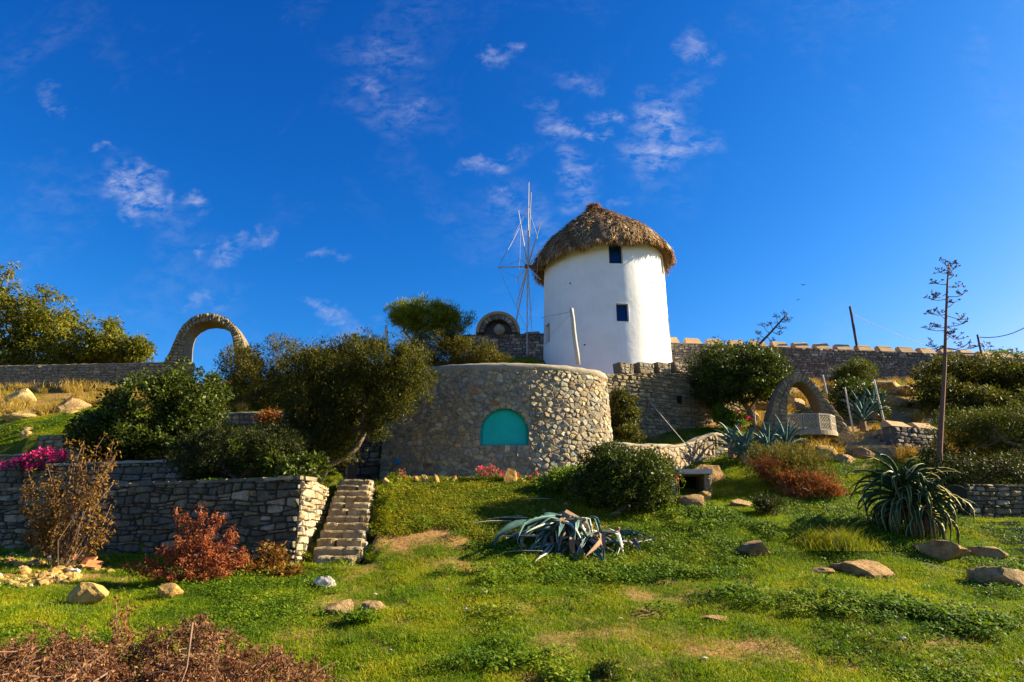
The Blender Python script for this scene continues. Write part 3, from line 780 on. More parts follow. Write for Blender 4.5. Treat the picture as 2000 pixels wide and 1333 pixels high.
# ------------------------------------------------------------------ windmill
MILL = at(1181, 600, 34.0); MX, MY = MILL.x, MILL.y
def build_mill():
    zb = 7.45; ze = at(1181, 523, 34).z + .25
    Rb = 123.5 / F * 34 / .945; Rt = 112.5 / F * 34 / .915
    root = empty('windmill', (MX, MY, zb), 'round white plastered windmill with a thatched conical roof and bare sail spars on its left', 'windmill')
    def rad(z): return Rb + (Rt - Rb) * (z - zb) / (ze - zb)
    def S(th, z, d=0):
        r = rad(z) + d; return (MX + r * math.sin(th), MY - r * math.cos(th), z)
    # windows: theta range and z range from the picture
    def th_z(px, py):
        # intersect ray with the wall surface
        d = ray(px, py); best = None
        for k in range(2700, 3800):
            Y = k / 100; x = d.x / d.y * Y; z = EYE + d.z / d.y * Y
            if math.hypot(x - MX, Y - MY) <= rad(z): best = (x, Y, z); break
        if best is None: return None
        return math.atan2(best[0] - MX, -(best[1] - MY)), best[2]
    W = []
    a, zt = th_z(1188, 466); b, z_ = th_z(1214, 466); _, zl = th_z(1202, 515); W.append((a, b, zl, zt, 'pane', 'tall dark blue upper window'))
    a, zt = th_z(1203, 593); b, z_ = th_z(1227, 593); _, zl = th_z(1216, 628); W.append((a, b, zl, zt, 'pane', 'square dark blue lower window'))
    w1 = W[0]; w2 = W[1]
    W.append((R(60), R(70), w1[2] + .12, w1[3] - .1, 'old_wood', 'upper wooden shuttered window on the sunny side'))
    W.append((R(68), R(76), w2[2] - .15, w2[3] - .05, 'old_wood', 'lower wooden shuttered window on the sunny side'))
    W.append((R(-78), R(-67), w2[2] - .45, w2[3] - .35, 'pane', 'narrow window at the left edge'))
    ths = sorted(set([round(-math.pi + 2 * math.pi * i / 96, 5) for i in range(96)] + [w[0] for w in W] + [w[1] for w in W]))
    zs = sorted(set([zb + (ze - zb) * i / 14 for i in range(15)] + [w[2] for w in W] + [w[3] for w in W]))
    V = []; idx = {}; Fc = []
    def vid(i, j):
        i %= len(ths)
        if (i, j) not in idx:
            idx[(i, j)] = len(V); th, z = ths[i], zs[j]
            w = (value_noise(th * 4 + 40, z, 1.2, 3) - .5) * .035; V.append(S(th, z, w))
        return idx[(i, j)]
    for i in range(len(ths)):
        for j in range(len(zs) - 1):
            t0 = ths[i]; t1 = ths[(i + 1) % len(ths)] if i + 1 < len(ths) else ths[0] + 2 * math.pi; tm = (t0 + t1) / 2; zm = (zs[j] + zs[j + 1]) / 2
            if any(w[0] < tm < w[1] and w[2] < zm < w[3] for w in W): continue
            Fc.append((vid(i, j), vid(i + 1, j), vid(i + 1, j + 1), vid(i, j + 1)))
    mesh('wall', V, Fc, M['white'], root, tint=.5, smooth=True)
    for a, b, z0, z1, mt, lb in W:
        dp = -.24 if mt == 'pane' else -.14
        n = 4; ts = [a + (b - a) * i / n for i in range(n + 1)]
        V = []; 
        loop = [(t, z0) for t in ts] + [(t, z1) for t in reversed(ts)]
        e = .02
        for t, z in loop: V.append(S(t, z, e - .005))
        for t, z in loop: V.append(S(t, z, dp))
        k = len(loop)
        wn = mesh('window', V, [(i, (i + 1) % k, k + (i + 1) % k, k + i) for i in range(k)], M['white'], root, tint=.5); wn['label'] = lb
        wr = (b - a) * .10; hr = (z1 - z0) * .06
        mb = MB()
        def bar(t0, t1, za, zc, d0, d1):
            vs_ = [S(t0, za, d0), S(t1, za, d0), S(t1, zc, d0), S(t0, zc, d0), S(t0, za, d1), S(t1, za, d1), S(t1, zc, d1), S(t0, zc, d1)]
            mb.add(vs_, [(0, 1, 2, 3), (0, 4, 5, 1), (1, 5, 6, 2), (2, 6, 7, 3), (3, 7, 4, 0)])
        D0, D1 = dp + .06, dp
        bar(a, a + wr, z0, z1, D0, D1); bar(b - wr, b, z0, z1, D0, D1); bar(a + wr, b - wr, z0, z0 + hr, D0, D1); bar(a + wr, b - wr, z1 - hr, z1, D0, D1)
        mb.build('frame', M['frame_blue'] if mt == 'pane' else M['old_wood'], wn)
        V = [S(t, z, dp + .02) for z in (z0, z1) for t in ts]
        mesh('pane' if mt == 'pane' else 'shutter', V, [(i, i + 1, n + 2 + i, n + 1 + i) for i in range(n)], M[mt], wn, tint=.4)
    # small holes: near-black plugs painted as their shaded insides
    mb = MB()
    for px, py in ((1114, 554), (1142, 674), (1273, 553)):
        t, z = th_z(px, py); p = Vector(S(t, z, .008)); q = Vector(S(t, z, -.05)); mb.tube([q, p], .045, 8)
    mb.build('vent_holes', M['black'], root)
    # ---- thatch
    ra = at(1157, 403, 34.0); rtop = ra.z; Re = 133.0 / F * 34 / .925
    zedge = at(1181, 520, 34).z - .08
    prof = [(Re * 1.0, zedge), (Re * .96, zedge + .28), (Re * .86, rtop - 2.66), (Re * .73, rtop - 2.08), (Re * .53, rtop - 1.46), (Re * .30, rtop - .86), (Re * .13, rtop - .40), (.12, rtop - .03), (.04, rtop)]
    def Rf(t, s, d=0):
        """roof surface; s in 0..1 from eave to apex"""
        k = s * (len(prof) - 1); i = min(int(k), len(prof) - 2); f = k - i
        r = prof[i][0] + (prof[i + 1][0] - prof[i][0]) * f; z = prof[i][1] + (prof[i + 1][1] - prof[i][1]) * f
        dr = prof[i + 1][0] - prof[i][0]; dz = prof[i + 1][1] - prof[i][1]; l = math.hypot(dr, dz); nr, nz = dz / l, -dr / l
        lump = (value_noise(t * 5 + 50, s * 6, 1.0, 8) - .5) * .22 * (1 - s) + (value_noise(t * 17 + 50, s * 13, 1.0, 9) - .5) * .14 * (1 - s)
        dd = d + lump; sag = (-.08 * math.cos(t * 2 + 1) + .24 * (math.sin(t) - .25)) * (1 - s)
        off = (ra.x - MX) * s
        return Vector((MX + off + (r + nr * dd) * math.sin(t), MY - (r + nr * dd) * math.cos(t), z + nz * dd + sag)), Vector((nr * math.sin(t), -nr * math.cos(t), nz)), Vector((-dr / l * math.sin(t), dr / l * math.cos(t), -dz / l))
    V = []; Fc = []; nt_, ns = 72, 20
    for j in range(ns + 1):
        for i in range(nt_): V.append(Rf(2 * math.pi * i / nt_, j / ns)[0])
    for j in range(ns):
        for i in range(nt_): i2 = (i + 1) % nt_; Fc.append((j * nt_ + i, j * nt_ + i2, (j + 1) * nt_ + i2, (j + 1) * nt_ + i))
    b0 = len(V)
    for i in range(nt_): t = 2 * math.pi * i / nt_; V.append(Vector((MX + (Rt - .02) * math.sin(t), MY - (Rt - .02) * math.cos(t), zedge + .22)))
    for i in range(nt_): i2 = (i + 1) % nt_; Fc.append((b0 + i, b0 + i2, i2, i))
    roof = mesh('roof', V, Fc, M['thatch_base'], root, tint=.3, smooth=True)
    vs_ = []; fs = []; tn = []
    def blade(p, d, w, L_, tint, side):
        b = len(vs_); q = p + d * L_; m = p + d * L_ * .5 + Vector((0, 0, .01))
        vs_.extend([p - side * w, p + side * w, m + side * w * .8, q, m - side * w * .8]); fs.append((b, b + 1, b + 2, b + 4)); fs.append((b + 4, b + 2, b + 3, b + 3)); tn.extend([tint, tint])
    rr = random.Random(5)
    for layer in range(26):
        s0 = layer / 26 * .97; r_here = Rf(0, s0)[0]; k = int(760 * max(.12, (1 - s0)))
        for _ in range(k):
            t = rr.uniform(-math.pi, math.pi); s = min(.985, max(0, s0 + rr.uniform(-.02, .03)))
            p, n, dn = Rf(t, s, rr.uniform(-.01, .05)); side = n.cross(dn).normalized()
            d = (dn + side * (rr.gauss(0, .34) + (float(value_noise(t * 9 + 70, s * 8, 1.0, 14)) - .5) * 1.4) + n * rr.uniform(-.02, .32)).normalized()
            if rr.random() < .05: d = (dn + side * rr.gauss(0, .9) + n * rr.uniform(.1, .7)).normalized()
            if s < .03: d = (dn + side * rr.gauss(0, .25) - n * rr.uniform(0, .25)).normalized()
            sd_ = (side + n * rr.uniform(-.6, .6)).normalized()
            blade(p, d, rr.uniform(.010, .026), rr.uniform(.22, .55) * (.9 if s > .03 else .75), min(1, max(0, rr.gauss(.42, .16) + (float(value_noise(t * 11 + 60, s * 9, 1.0, 12)) - .45) * 1.1)), sd_)
    # cap tuft and fringe below the eave
    for _ in range(260):
        t = rr.uniform(-math.pi, math.pi); p, n, dn = Rf(t, .97); d = (dn * .8 + Vector((0, 0, rr.uniform(-.3, .6)))).normalized(); blade(Vector((p.x, p.y, rtop - .02)), d, .012, rr.uniform(.15, .5), rr.uniform(.5, 1), dn.cross(n))
    for _ in range(3200):
        t = rr.uniform(-math.pi, math.pi); p, n, dn = Rf(t, 0); inn = Vector((-math.sin(t), math.cos(t), 0)); p = p + inn * rr.uniform(0, .34) + Vector((0, 0, .05))
        side = Vector((math.cos(t), math.sin(t), 0)); d = (Vector((0, 0, -1)) + side * rr.gauss(0, .25) - inn * rr.uniform(-.1, .25)).normalized()
        blade(p, d, rr.uniform(.006, .014), rr.uniform(.12, .34), min(1, max(0, rr.gauss(.5, .22))), side)
    vv = []; ff = []
    mesh('thatch', [tuple(v) for v in vs_], [f if f[2] != f[3] else f[:3] for f in fs], M['thatch'], roof, tint=tn)['kind'] = 'stuff'
    # ---- sail wheel
    hub = at(1031, 521, 33.4); phi = R(13)
    ax = Vector((-math.cos(phi), -math.sin(phi), .02)).normalized(); bx = Vector((-math.sin(phi), math.cos(phi), 0)) * -1   # bx points to the camera
    up = Vector((0, 0, 1))
    mb = MB(); mb.tube([hub + ax * -2.2, hub + ax * .15], [.13, .11], 10); mb.build('axle', M['old_wood'], root, smooth=True)
    wheel = (lambda m_: m_.build('sail_wheel', M['old_wood'], root))(_tube1([hub - ax * .15, hub + ax * .15], .12, 12))
    tip = at(973, 523, 33.0)
    Rr = 4.75; tips = []
    for k in range(12):
        a = 2 * math.pi * k / 12 + R(4); d = up * math.cos(a) + bx * math.sin(a)
        L_ = Rr * (1 if k % 12 in (0, 11, 6, 5, 7) else .8 if k == 1 else .62)
        lean = ax * (.35 if k in (1, 5, 7) else 0)
        e = hub + d * L_ + lean; tips.append(e)
        m_ = MB(); m_.tube([hub + ax * .02, e], [.042, .02], 6); m_.build('spar', M['spar'], wheel)
    m_ = MB(); m_.tube([hub, tip], [.045, .03], 6); m_.build('bowsprit', M['spar'], wheel)
    for k in (0, 3, 6, 9, 11):
        e = hub + (tips[k] - hub) * .72; m_ = MB(); mid = (tip + e) / 2 - Vector((0, 0, .04)); m_.tube([tip, mid, e], .010, 4); m_.build('stay_wire', M['wire'], wheel)
    for k in range(12):
        a_ = hub + (tips[k] - hub) * .72; b_ = hub + (tips[(k + 1) % 12] - hub) * .72; m_ = MB(); m_.tube([a_, b_], .008, 4); m_.build('rim_wire', M['wire'], wheel)
    return root
def _tube1(pts, r_, s_):
    m_ = MB(); m_.tube(pts, r_, s_); return m_
build_mill()

# ------------------------------------------------------------------ lower left retaining wall
def const(z): return lambda u: z
def build_low_wall():
    root = empty('retaining_wall', (WALL_B.x, WALL_B.y, 1), 'dark dry stone retaining wall left of the stairs with its short end sunlit', 'wall')
    z0 = min(zg(WALL_B.x, WALL_B.y - .2), zg(WALL_A.x, WALL_A.y)) - .35
    S = Path([WALL_A2, WALL_B], z0); H = Z1 - z0
    ti = (WALL_B - WALL_A2).normalized(); nb = Vector((-ti.y, ti.x)) * .5; tc = (WALL_C - WALL_B).normalized(); nc = Vector((-tc.y, tc.x)) * .5
    # inner corner where the two inner faces meet
    A_, B_ = WALL_A2 + nb, WALL_B + nc; den = ti.x * tc.y - ti.y * tc.x; q = B_ - A_; k_ = (q.x * tc.y - q.y * tc.x) / den; I_ = A_ + ti * k_
    pl = [WALL_A2, WALL_B, WALL_C, WALL_C + nc, I_, A_]; m_ = len(pl)
    mesh('core', [(p.x, p.y, z0) for p in pl] + [(p.x, p.y, Z1) for p in pl], [(i, (i + 1) % m_, m_ + (i + 1) % m_, m_ + i) for i in range(m_)] + [(m_ + 0, m_ + 1, m_ + 4, m_ + 5), (m_ + 1, m_ + 2, m_ + 3, m_ + 4)], M['dark_gap'], root, tint=.5)
    cells = course_cells(S.L, H, .125, .32, rnd, .55)
    U0 = S.L - (WALL_A - WALL_B).length - .6
    vis = [c for c in cells if c[0][0] > U0]; hid = [c for c in cells if c[0][0] <= U0]
    lay_stones(root, vis, S, M['shaded_stone'], gap=.016, h=.055, limit=300, umax=S.L - .01, vtop=const(H - .02), vbot=const(0), tilt=.6)
    lay_stones(root, hid, S, M['shaded_stone'], gap=.016, h=.055, limit=0, umax=S.L, vtop=const(H - .02), vbot=const(0), stuff_name='stones_beyond_frame')
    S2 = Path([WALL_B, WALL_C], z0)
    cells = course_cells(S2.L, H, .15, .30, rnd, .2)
    lay_stones(root, cells, S2, M['pale_stone'], gap=.012, h=.05, limit=200, umax=S2.L, vtop=const(H - .02), vbot=const(0), tilt=.6)  # paler stone puts the sunlight into this end's colour
    # flat cap stones
    for SS, m_, a0 in ((S, M['shaded_stone'], U0), (S2, M['pale_stone'], 0.05)):
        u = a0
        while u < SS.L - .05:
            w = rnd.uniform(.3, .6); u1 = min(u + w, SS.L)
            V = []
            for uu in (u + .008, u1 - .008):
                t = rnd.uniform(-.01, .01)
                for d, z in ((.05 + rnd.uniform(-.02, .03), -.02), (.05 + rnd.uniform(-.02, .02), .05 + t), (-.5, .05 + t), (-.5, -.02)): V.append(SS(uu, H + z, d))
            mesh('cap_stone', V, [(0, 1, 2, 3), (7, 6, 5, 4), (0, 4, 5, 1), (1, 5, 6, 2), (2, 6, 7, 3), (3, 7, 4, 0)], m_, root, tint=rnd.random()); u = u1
build_low_wall()

# ------------------------------------------------------------------ stairs
def build_stairs():
    root = empty('stone_stairs', tuple(ST0), 'narrow rough stone staircase climbing beside the sunlit end of the dark wall', 'stairs')
    n = 12
    for k in range(n):
        t = k / n; t1 = (k + 1) / n
        y0 = ST0.y + (ST1.y - ST0.y) * t; y1 = ST0.y + (ST1.y - ST0.y) * t1 + .18
        zt = ST0.z + (ST1.z - ST0.z) * t1 + .02; zb = ST0.z + (ST1.z - ST0.z) * t - .12
        cx = ST0.x + (ST1.x - ST0.x) * t; wl = .50 + .02 * math.sin(k); wr = .45 + (0.06 if k in (4, 5) else 0) - (.1 if k > 8 else 0)
        if k == 0: wl, wr = .42, .34
        cuts = [-wl] + sorted(rnd.uniform(-wl * .5, wr * .6) for _ in range(rnd.choice((1, 1, 2)))) + [wr]
        stp = None
        for i in range(len(cuts) - 1):
            a, b = cx + cuts[i] + .006, cx + cuts[i + 1] - .006
            if b - a < .08: continue
            nx_, nz_ = 5, 3; V = []; Fc = []
            grid = []
            # rounded rough block: riser face, nosing, tread
            pr = [(0, zb), (-.008, (zb + zt) / 2 - .02), (-.012, zt - .045), (.012, zt - .006), (.10, zt), (y1 - y0, zt + .004), (y1 - y0, zb)]
            for i2 in range(nx_ + 1):
                x = a + (b - a) * i2 / nx_; e = -.012 if i2 in (0, nx_) else 0
                for j, (dy, z) in enumerate(pr):
                    V.append((x + rnd.uniform(-.003, .003), y0 + dy + rnd.uniform(-.012, .012) - e * (j < 4), z + (rnd.uniform(-.010, .010) if 0 < j < 6 else 0) + (e if 2 <= j <= 5 else 0)))
            m = len(pr)
            for i2 in range(nx_):
                for j in range(m - 1): Fc.append((i2 * m + j, i2 * m + m + j, i2 * m + m + j + 1, i2 * m + j + 1))
            Fc.append(tuple(range(m))); Fc.append(tuple(nx_ * m + j for j in reversed(range(m))))
            ob = mesh('step' if stp is None else 'stone', V, Fc, M['brown_stone'], root if stp is None else stp, tint=rnd.random())
            if stp is None: stp = ob
    # pale edge stones on the right side of the flight
    mb = None
    for k in range(n):
        t = (k + .5) / n; y = ST0.y + (ST1.y - ST0.y) * t; cx = ST0.x + (ST1.x - ST0.x) * t + (.50 if k not in (9, 10, 11) else .42); zt = ST0.z + (ST1.z - ST0.z) * (k + 1) / n
        if k == 0: continue
        P = [(-.19, -.3), (.19, -.3), (.2, .0), (.12, .0), (-.19, .0)]
        g = stone_geo([(-.18, 0), (.2, 0), (.2, .22), (-.18, .2)], lambda u, v, d: (cx + d - .03, y + u, zt - .24 + v), .005, .07, rnd, back=-.06)
        mesh('edge_stone', g[0], g[1], M['pale_stone'], root, tint=rnd.random())
build_stairs()

# ------------------------------------------------------------------ terraces on the left
def plain_wall(name, label, p0, p1, z0, z1, th, mat, gap, hs, ws, limit=120, flip=False, capm=None, cap_over=.05, ends=True, path=None, ztop=None, hstone=.045, cat='wall', rub=False, capname='coping'):
    pts = path or [p0, p1]
    root = empty(name, (pts[0][0], pts[0][1], z0), label, cat)
    S = Path(pts, z0, flip=flip); zt = ztop or const(z1)
    wall_core(root, S, zt, const(z0), th, gap)
    Hm = max(zt(u * S.L / 10) for u in range(11)) - z0
    cells = rubble_cells(S.L, Hm, ws, ws / hs, rnd) if rub else course_cells(S.L, Hm, hs, ws, rnd, .25)
    lay_stones(root, cells, S, mat, gap=.013, h=hstone, limit=limit, umax=S.L, vtop=lambda u: zt(u) - z0 - .01, vbot=const(0), tilt=.6)
    if capm: cap_strip(root, S, zt, th, cap_over, .07, M[capm], capname)
    return root, S
plain_wall('planter_wall', 'low grey stone planter wall with a pale ledge under the pink bougainvillea', W2a, W2b, Z1 - .3, Z2, .35, M['shaded_stone'], M['dark_gap'], .15, .38, 90, capm='coping_mortar')
plain_wall('terrace_wall', 'low mossy terrace wall behind the bougainvillea bed', W3a, W3b, Z2 - .3, Z3, .35, M['brown_stone'], M['brown_gap'], .12, .26, 90, capm='coping_mortar')
a = pxy(76, 850, 21.0); b = pxy(170, 850, 20.7)
plain_wall('pillar_wall', 'short dark brown wall block behind the bougainvillea', a, b, Z2 - .2, at(100, 851, 21).z, .5, M['brown_stone'], M['brown_gap'], .14, .3, 40)
a = pxy(395, 808, 25.4); b = pxy(575, 806, 25.0)
plain_wall('small_terrace_wall', 'small flat topped stone wall below the bright grass strip', a, b, 4.2, at(480, 809, 25.2).z, .4, M['ochre_wall_stone'], M['brown_gap'], .13, .26, 90, capm='coping_mortar')
a = pxy(676, 832, 22.9); b = pxy(757, 832, 22.7)
plain_wall('recess_wall', 'dark shaded stone wall in the recess left of the round building', a, b, 2.8, at(720, 832, 22.8).z, .4, M['shaded_stone'], M['dark_gap'], .16, .36, 60)
a = pxy(612, 895, 20.6); b = pxy(681, 897, 20.2)
plain_wall('block_wall', 'short grey wall stub just above the head of the stairs', a, b, 2.8, at(650, 897, 20.4).z, .5, M['shaded_stone'], M['dark_gap'], .2, .4, 20, capm='coping_mortar')

# upper left wall
LW0 = pxy(-420, 722, 34.6); LW1 = pxy(372, 706, 33.4)
zl0 = at(-420, 726, 34.6).z; zl1 = at(372, 709, 33.4).z
def ztl(u): return zl0 + (zl1 - zl0) * u / math.dist(LW0, LW1)
r_, S_ = plain_wall('upper_boundary_wall', 'long dry stone boundary wall along the hilltop at the upper left', LW0, LW1, min(zl0, zl1) - 2.0, 0, .5, M['ochre_wall_stone'], M['brown_gap'], .13, .27, 300, ztop=ztl, capm='coping_mortar', cap_over=.03)
# wall piece between pine and mill, top z level
a = pxy(880, 655, 34.4); b = pxy(1085, 650, 34.0)
HW, HS = plain_wall('hilltop_wall', 'grey stone wall on the hilltop between the pine and the windmill', a, b, 8.0, at(1000, 653, 34.2).z, .6, M['far_stone'], M['far_gap'], .12, .26, 300)
def merlon(parent, S, u0, u1, z0, h, th, mat, slope=.75, side=.06, name='merlon'):
    """low block with a sloping front and top"""
    V = [S(u0 - side, z0, .01), S(u1 + side, z0, .01), S(u1, z0 + h, -th * slope), S(u0, z0 + h, -th * slope), S(u0, z0 + h, -th), S(u1, z0 + h, -th), S(u1 + side, z0, -th), S(u0 - side, z0, -th)]
    V = [(p[0] + rnd.uniform(-.015, .015), p[1] + rnd.uniform(-.015, .015), p[2] + (rnd.uniform(-.02, .02) if i in (2, 3, 4, 5) else 0)) for i, p in enumerate(V)]
    return mesh(name, V, [(0, 1, 2, 3), (3, 2, 5, 4), (4, 5, 6, 7), (1, 6, 5, 2), (0, 3, 4, 7)], mat, parent, tint=rnd.random())
S = HS; uu = [S.L * (k - 880) / 205 for k in (1027, 1053)]
merlon(HW, S, uu[0], uu[1], at(1000, 653, 34.2).z - HS.z0, .24, .6, M['merlon'])

# upper right crenellated wall
RW = [pxy(1296, 668, 35.2), pxy(1600, 681, 36.2), pxy(1860, 694, 37.0), pxy(2150, 712, 38.5)]
RZ = [at(1296, 669, 35.2).z, at(1600, 681, 36.2).z, at(1860, 692, 37.0).z, at(2150, 712, 38.5).z]
SR = Path(RW, 8.0)
def ztr(u):
    return float(np.interp(u, SR.cum, RZ))
RWo, SR = plain_wall('battlement_wall', 'long dark battlement wall with peach coloured merlons along the right hilltop', None, None, 8.0, 0, .7, M['far_stone'], M['far_gap'], .11, .24, 300, path=RW, ztop=ztr)
u = .12
while u < SR.L - 1:
    merlon(RWo, SR, u, u + .74, ztr(u + .4) - 8.0 + .0, .40, .62, M['merlon'], slope=.55, side=.07)
    u += 1.235 + .005 * rnd.random()

# lower crenellated wall under the mill
MZ = [at(1180, 731, 24.9).z, at(1325, 729, 26.5).z, at(1400, 716, 27.6).z, at(1440, 716, 28.8).z]
zb_ = 4.0
def ztm(u): return float(np.interp(u, Path(MW).cum, MZ))
MWo, SM = plain_wall('crenellated_retaining_wall', 'tall mossy retaining wall with stone merlons in front of the windmill foot', None, None, zb_, 0, .6, M['brown_stone'], M['brown_gap'], .13, .30, 300, path=MW, ztop=ztm)
def um(px): 
    return min((k / 50 for k in range(int(SM.L * 50))), key=lambda u: abs(proj(SM(u, 4, 0))[0] - px))
def proj(p):
    z = p[2] - EYE; zc = p[1] * math.cos(PITCH) + z * math.sin(PITCH); yc = -p[1] * math.sin(PITCH) + z * math.cos(PITCH)
    return 1000 + F * p[0] / zc, 666.5 - F * yc / zc
for x0, x1 in ((1213, 1236), (1250, 1276), (1287, 1309), (1320, 1343)):
    u0, u1 = um(x0), um(x1); z = ztm((u0 + u1) / 2) - zb_
    m_ = merlon(MWo, SM, u0, u1, z, .44, .55, M['brown_gap'], slope=.12, side=-.03)
    S2 = Path([SM(u0, 0, 0)[:2], SM(u1, 0, 0)[:2]], SM.z0)
    lay_stones(m_, course_cells(u1 - u0, .44, .11, .2, rnd), (lambda u, v, d, S2=S2, z=z: S2(u, z + v, d + .0 - v * .18)), M['ochre_wall_stone'], h=.025, umax=u1 - u0, vtop=const(.43), vbot=const(0))
    e = Path([SM(u1, 0, 0)[:2], SM(u1, 0, -.5)[:2]], SM.z0)
    lay_stones(m_, course_cells(.5, .44, .12, .22, rnd), (lambda u, v, d, e=e, z=z: e(u, z + v, d + .03)), M['pale_stone'], h=.02, umax=.5, vtop=const(.42), vbot=const(0))  # right ends paler: their sunlit side put into the stone colour
# slit: near-black block painting the shade inside it
p = at(1327, 781, 26.1); mb = MB(); mb.box((p.x, p.y - .02, p.z), (.10, .2, .26), R(15)); mb.build('drain_slit', M['black'], MWo)

# curved pale dry-laid wall
CWp = [pxy(1190, 900, 19.55), pxy(1230, 900, 19.9), pxy(1275, 900, 20.5), pxy(1320, 900, 21.4), pxy(1355, 900, 22.2), pxy(1380, 900, 22.6), pxy(1398, 900, 22.8)]
CZ = [at(1190, 868, 19.55).z, at(1230, 871, 19.9).z, at(1275, 872, 20.5).z, at(1320, 874, 21.4).z, at(1355, 868, 22.2).z, at(1380, 855, 22.6).z, at(1400, 849, 22.8).z]
SC = Path(CWp)
def ztc(u): return float(np.interp(u, SC.cum, CZ))
CWo, SC = plain_wall('curved_pale_wall', 'curved sunlit wall of pale fitted stones joining the round building', None, None, 3.0, 0, .38, M['pale_stone'], M['pale_gap'], .17, .21, 300, path=CWp, ztop=ztc, rub=True, hstone=.03, capm='coping_mortar', cap_over=.01)
p0 = CWp[-1]; p1 = pxy(1470, 850, 25.6)
plain_wall('shaded_wall_return', 'shaded wall running back behind the agaves from the curved pale wall', p0, p1, 3.0, 0, .35, M['shaded_stone'], M['dark_gap'], .14, .3, 80, ztop=lambda u: CZ[-1] + (u / 3.0) * .15, capm='coping_mortar', cap_over=.01)  # side turned from the sun, its shade put into darker stone

# ------------------------------------------------------------------ stone box with slab (grill niche)
def build_box():
    Yb = 18.5; p = at(1350, 962, Yb); w = 78 / F * Yb; cx = p.x; cy = Yb + .5
    zt = at(1350, 926, Yb).z; zb = zg(cx, Yb) - .3
    root = empty('stone_grill_box', (cx, cy, zb), 'small stone grill box with a pale concrete slab top and black opening', 'grill')
    mb = MB(); mb.box((cx - .02, cy - .02, zt + .055), (w + .16, 1.2, .12), R(-3)); mb.build('slab', M['slab'], root)
    mb = MB(); mb.box((cx + w / 2 - .09, cy, (zt + zb) / 2), (.18, 1.0, zt - zb), 0); pr = mb.build('right_pier', M['pale_gap'], root)
    S = lambda u, v, d: (cx + w / 2 - .18 + u, cy - .5 - d, zb + v)
    lay_stones(pr, course_cells(.18, zt - zb, .10, .13, rnd), S, M['pale_stone'], h=.02, gap=.006, umax=.18, vtop=const(zt - zb - .01), vbot=const(0))
    S = lambda u, v, d: (cx + w / 2 + d, cy - .5 + u, zb + v)
    lay_stones(pr, course_cells(1.0, zt - zb, .12, .2, rnd), S, M['pale_stone'], h=.02, gap=.006, umax=1.0, vtop=const(zt - zb - .01), vbot=const(0))
    mb = MB(); mb.box((cx - w / 2 + .06, cy, (zt + zb) / 2), (.12, 1.0, zt - zb), 0); mb.build('left_pier', M['slab'], root)
    mb = MB(); mb.box((cx, cy + .42, (zt + zb) / 2), (w - .3, .12, zt - zb), 0); mb.build('back_panel', M['black'], root)
    mb = MB(); mb.box((cx, cy - .05, zb + .18), (w - .3, .8, .08), 0); mb.build('hearth', M['black'], root)
build_box()

# ------------------------------------------------------------------ arches
def ring_face(parent, outer, inner, depth, mat_core, mat_st, Y, yaw=0.0, h=.05, name='stone', sub=3, back_stones=True, radial=1):
    """outer/inner: matched lists of (x, z) in a plane at depth Y; solid ring with voussoirs on its face"""
    cx = sum(p[0] for p in outer) / len(outer); cs, sn = math.cos(yaw), math.sin(yaw)
    def W(x, z, d): # d toward the camera
        return (cx + (x - cx) * cs + d * sn, Y + (x - cx) * sn - d * cs, z)
    n = len(outer); V = []
    for (ox, oz), (ix, iz) in zip(outer, inner): V += [W(ox, oz, 0), W(ix, iz, 0), W(ix, iz, -depth), W(ox, oz, -depth)]
    Fc = []
    for i in range(n - 1):
        a = i * 4; b = a + 4
        for k in range(4): Fc.append((a + k, b + k, b + (k + 1) % 4, a + (k + 1) % 4))
    Fc.append((0, 1, 2, 3)); Fc.append(tuple((n - 1) * 4 + k for k in (3, 2, 1, 0)))
    mesh('arch_core', V, Fc, mat_core, parent, tint=.5)
    for i in range(n - 1):
        o0, o1, i0, i1 = outer[i], outer[i + 1], inner[i], inner[i + 1]
        wdt = math.dist(o0, i0)
        m = radial if radial > 0 else max(1, round(wdt / .3))
        l = (math.dist(o0, o1) + math.dist(i0, i1)) / 2; kk = max(1, round(l / .17))
        for q in range(kk):
            t0, t1 = q / kk, (q + 1) / kk; off = rnd.uniform(-.15, .15) if m > 1 else 0
            for j in range(m):
                s0 = 0 if j == 0 else (j + off) / m; s1 = 1 if j == m - 1 else (j + 1 + off) / m
                def pt(t, s):
                    a = (o0[0] + (o1[0] - o0[0]) * t, o0[1] + (o1[1] - o0[1]) * t); b = (i0[0] + (i1[0] - i0[0]) * t, i0[1] + (i1[1] - i0[1]) * t)
                    return (a[0] + (b[0] - a[0]) * s, a[1] + (b[1] - a[1]) * s)
                P = [pt(t0, s0), pt(t0, s1), pt(t1, s1), pt(t1, s0)]
                g = stone_geo(P, W, .012, h, rnd)
                if g: mesh(name, g[0], g[1], mat_st, parent, tint=rnd.random())
    return W

# free standing arch at the upper left
def build_arch_left():
    Y = 33.6; root = empty('stone_arch', tuple(at(405, 705, Y)), 'free standing rough stone arch on the hilltop wall against the sky', 'arch')
    op = [(322, 712), (334, 690), (343, 668), (352, 648), (362, 634), (375, 622), (390, 615), (408, 612), (427, 614), (443, 621), (457, 634), (467, 650), (474, 668), (479, 690), (482, 715)]
    ip = [(360, 712), (361, 690), (362, 672), (364, 660), (368, 649), (378, 638), (392, 630), (408, 627.5), (424, 629), (437, 635), (447, 645), (452, 658), (454, 672), (455, 690), (456, 715)]
    f = lambda L_: [(at(x, y, Y).x, at(x, y, Y).z) for x, y in L_]
    ring_face(root, f(op), f(ip), 1.3, M['brown_gap'], M['brown_stone'], Y, yaw=R(6), h=.07, radial=0)
build_arch_left()

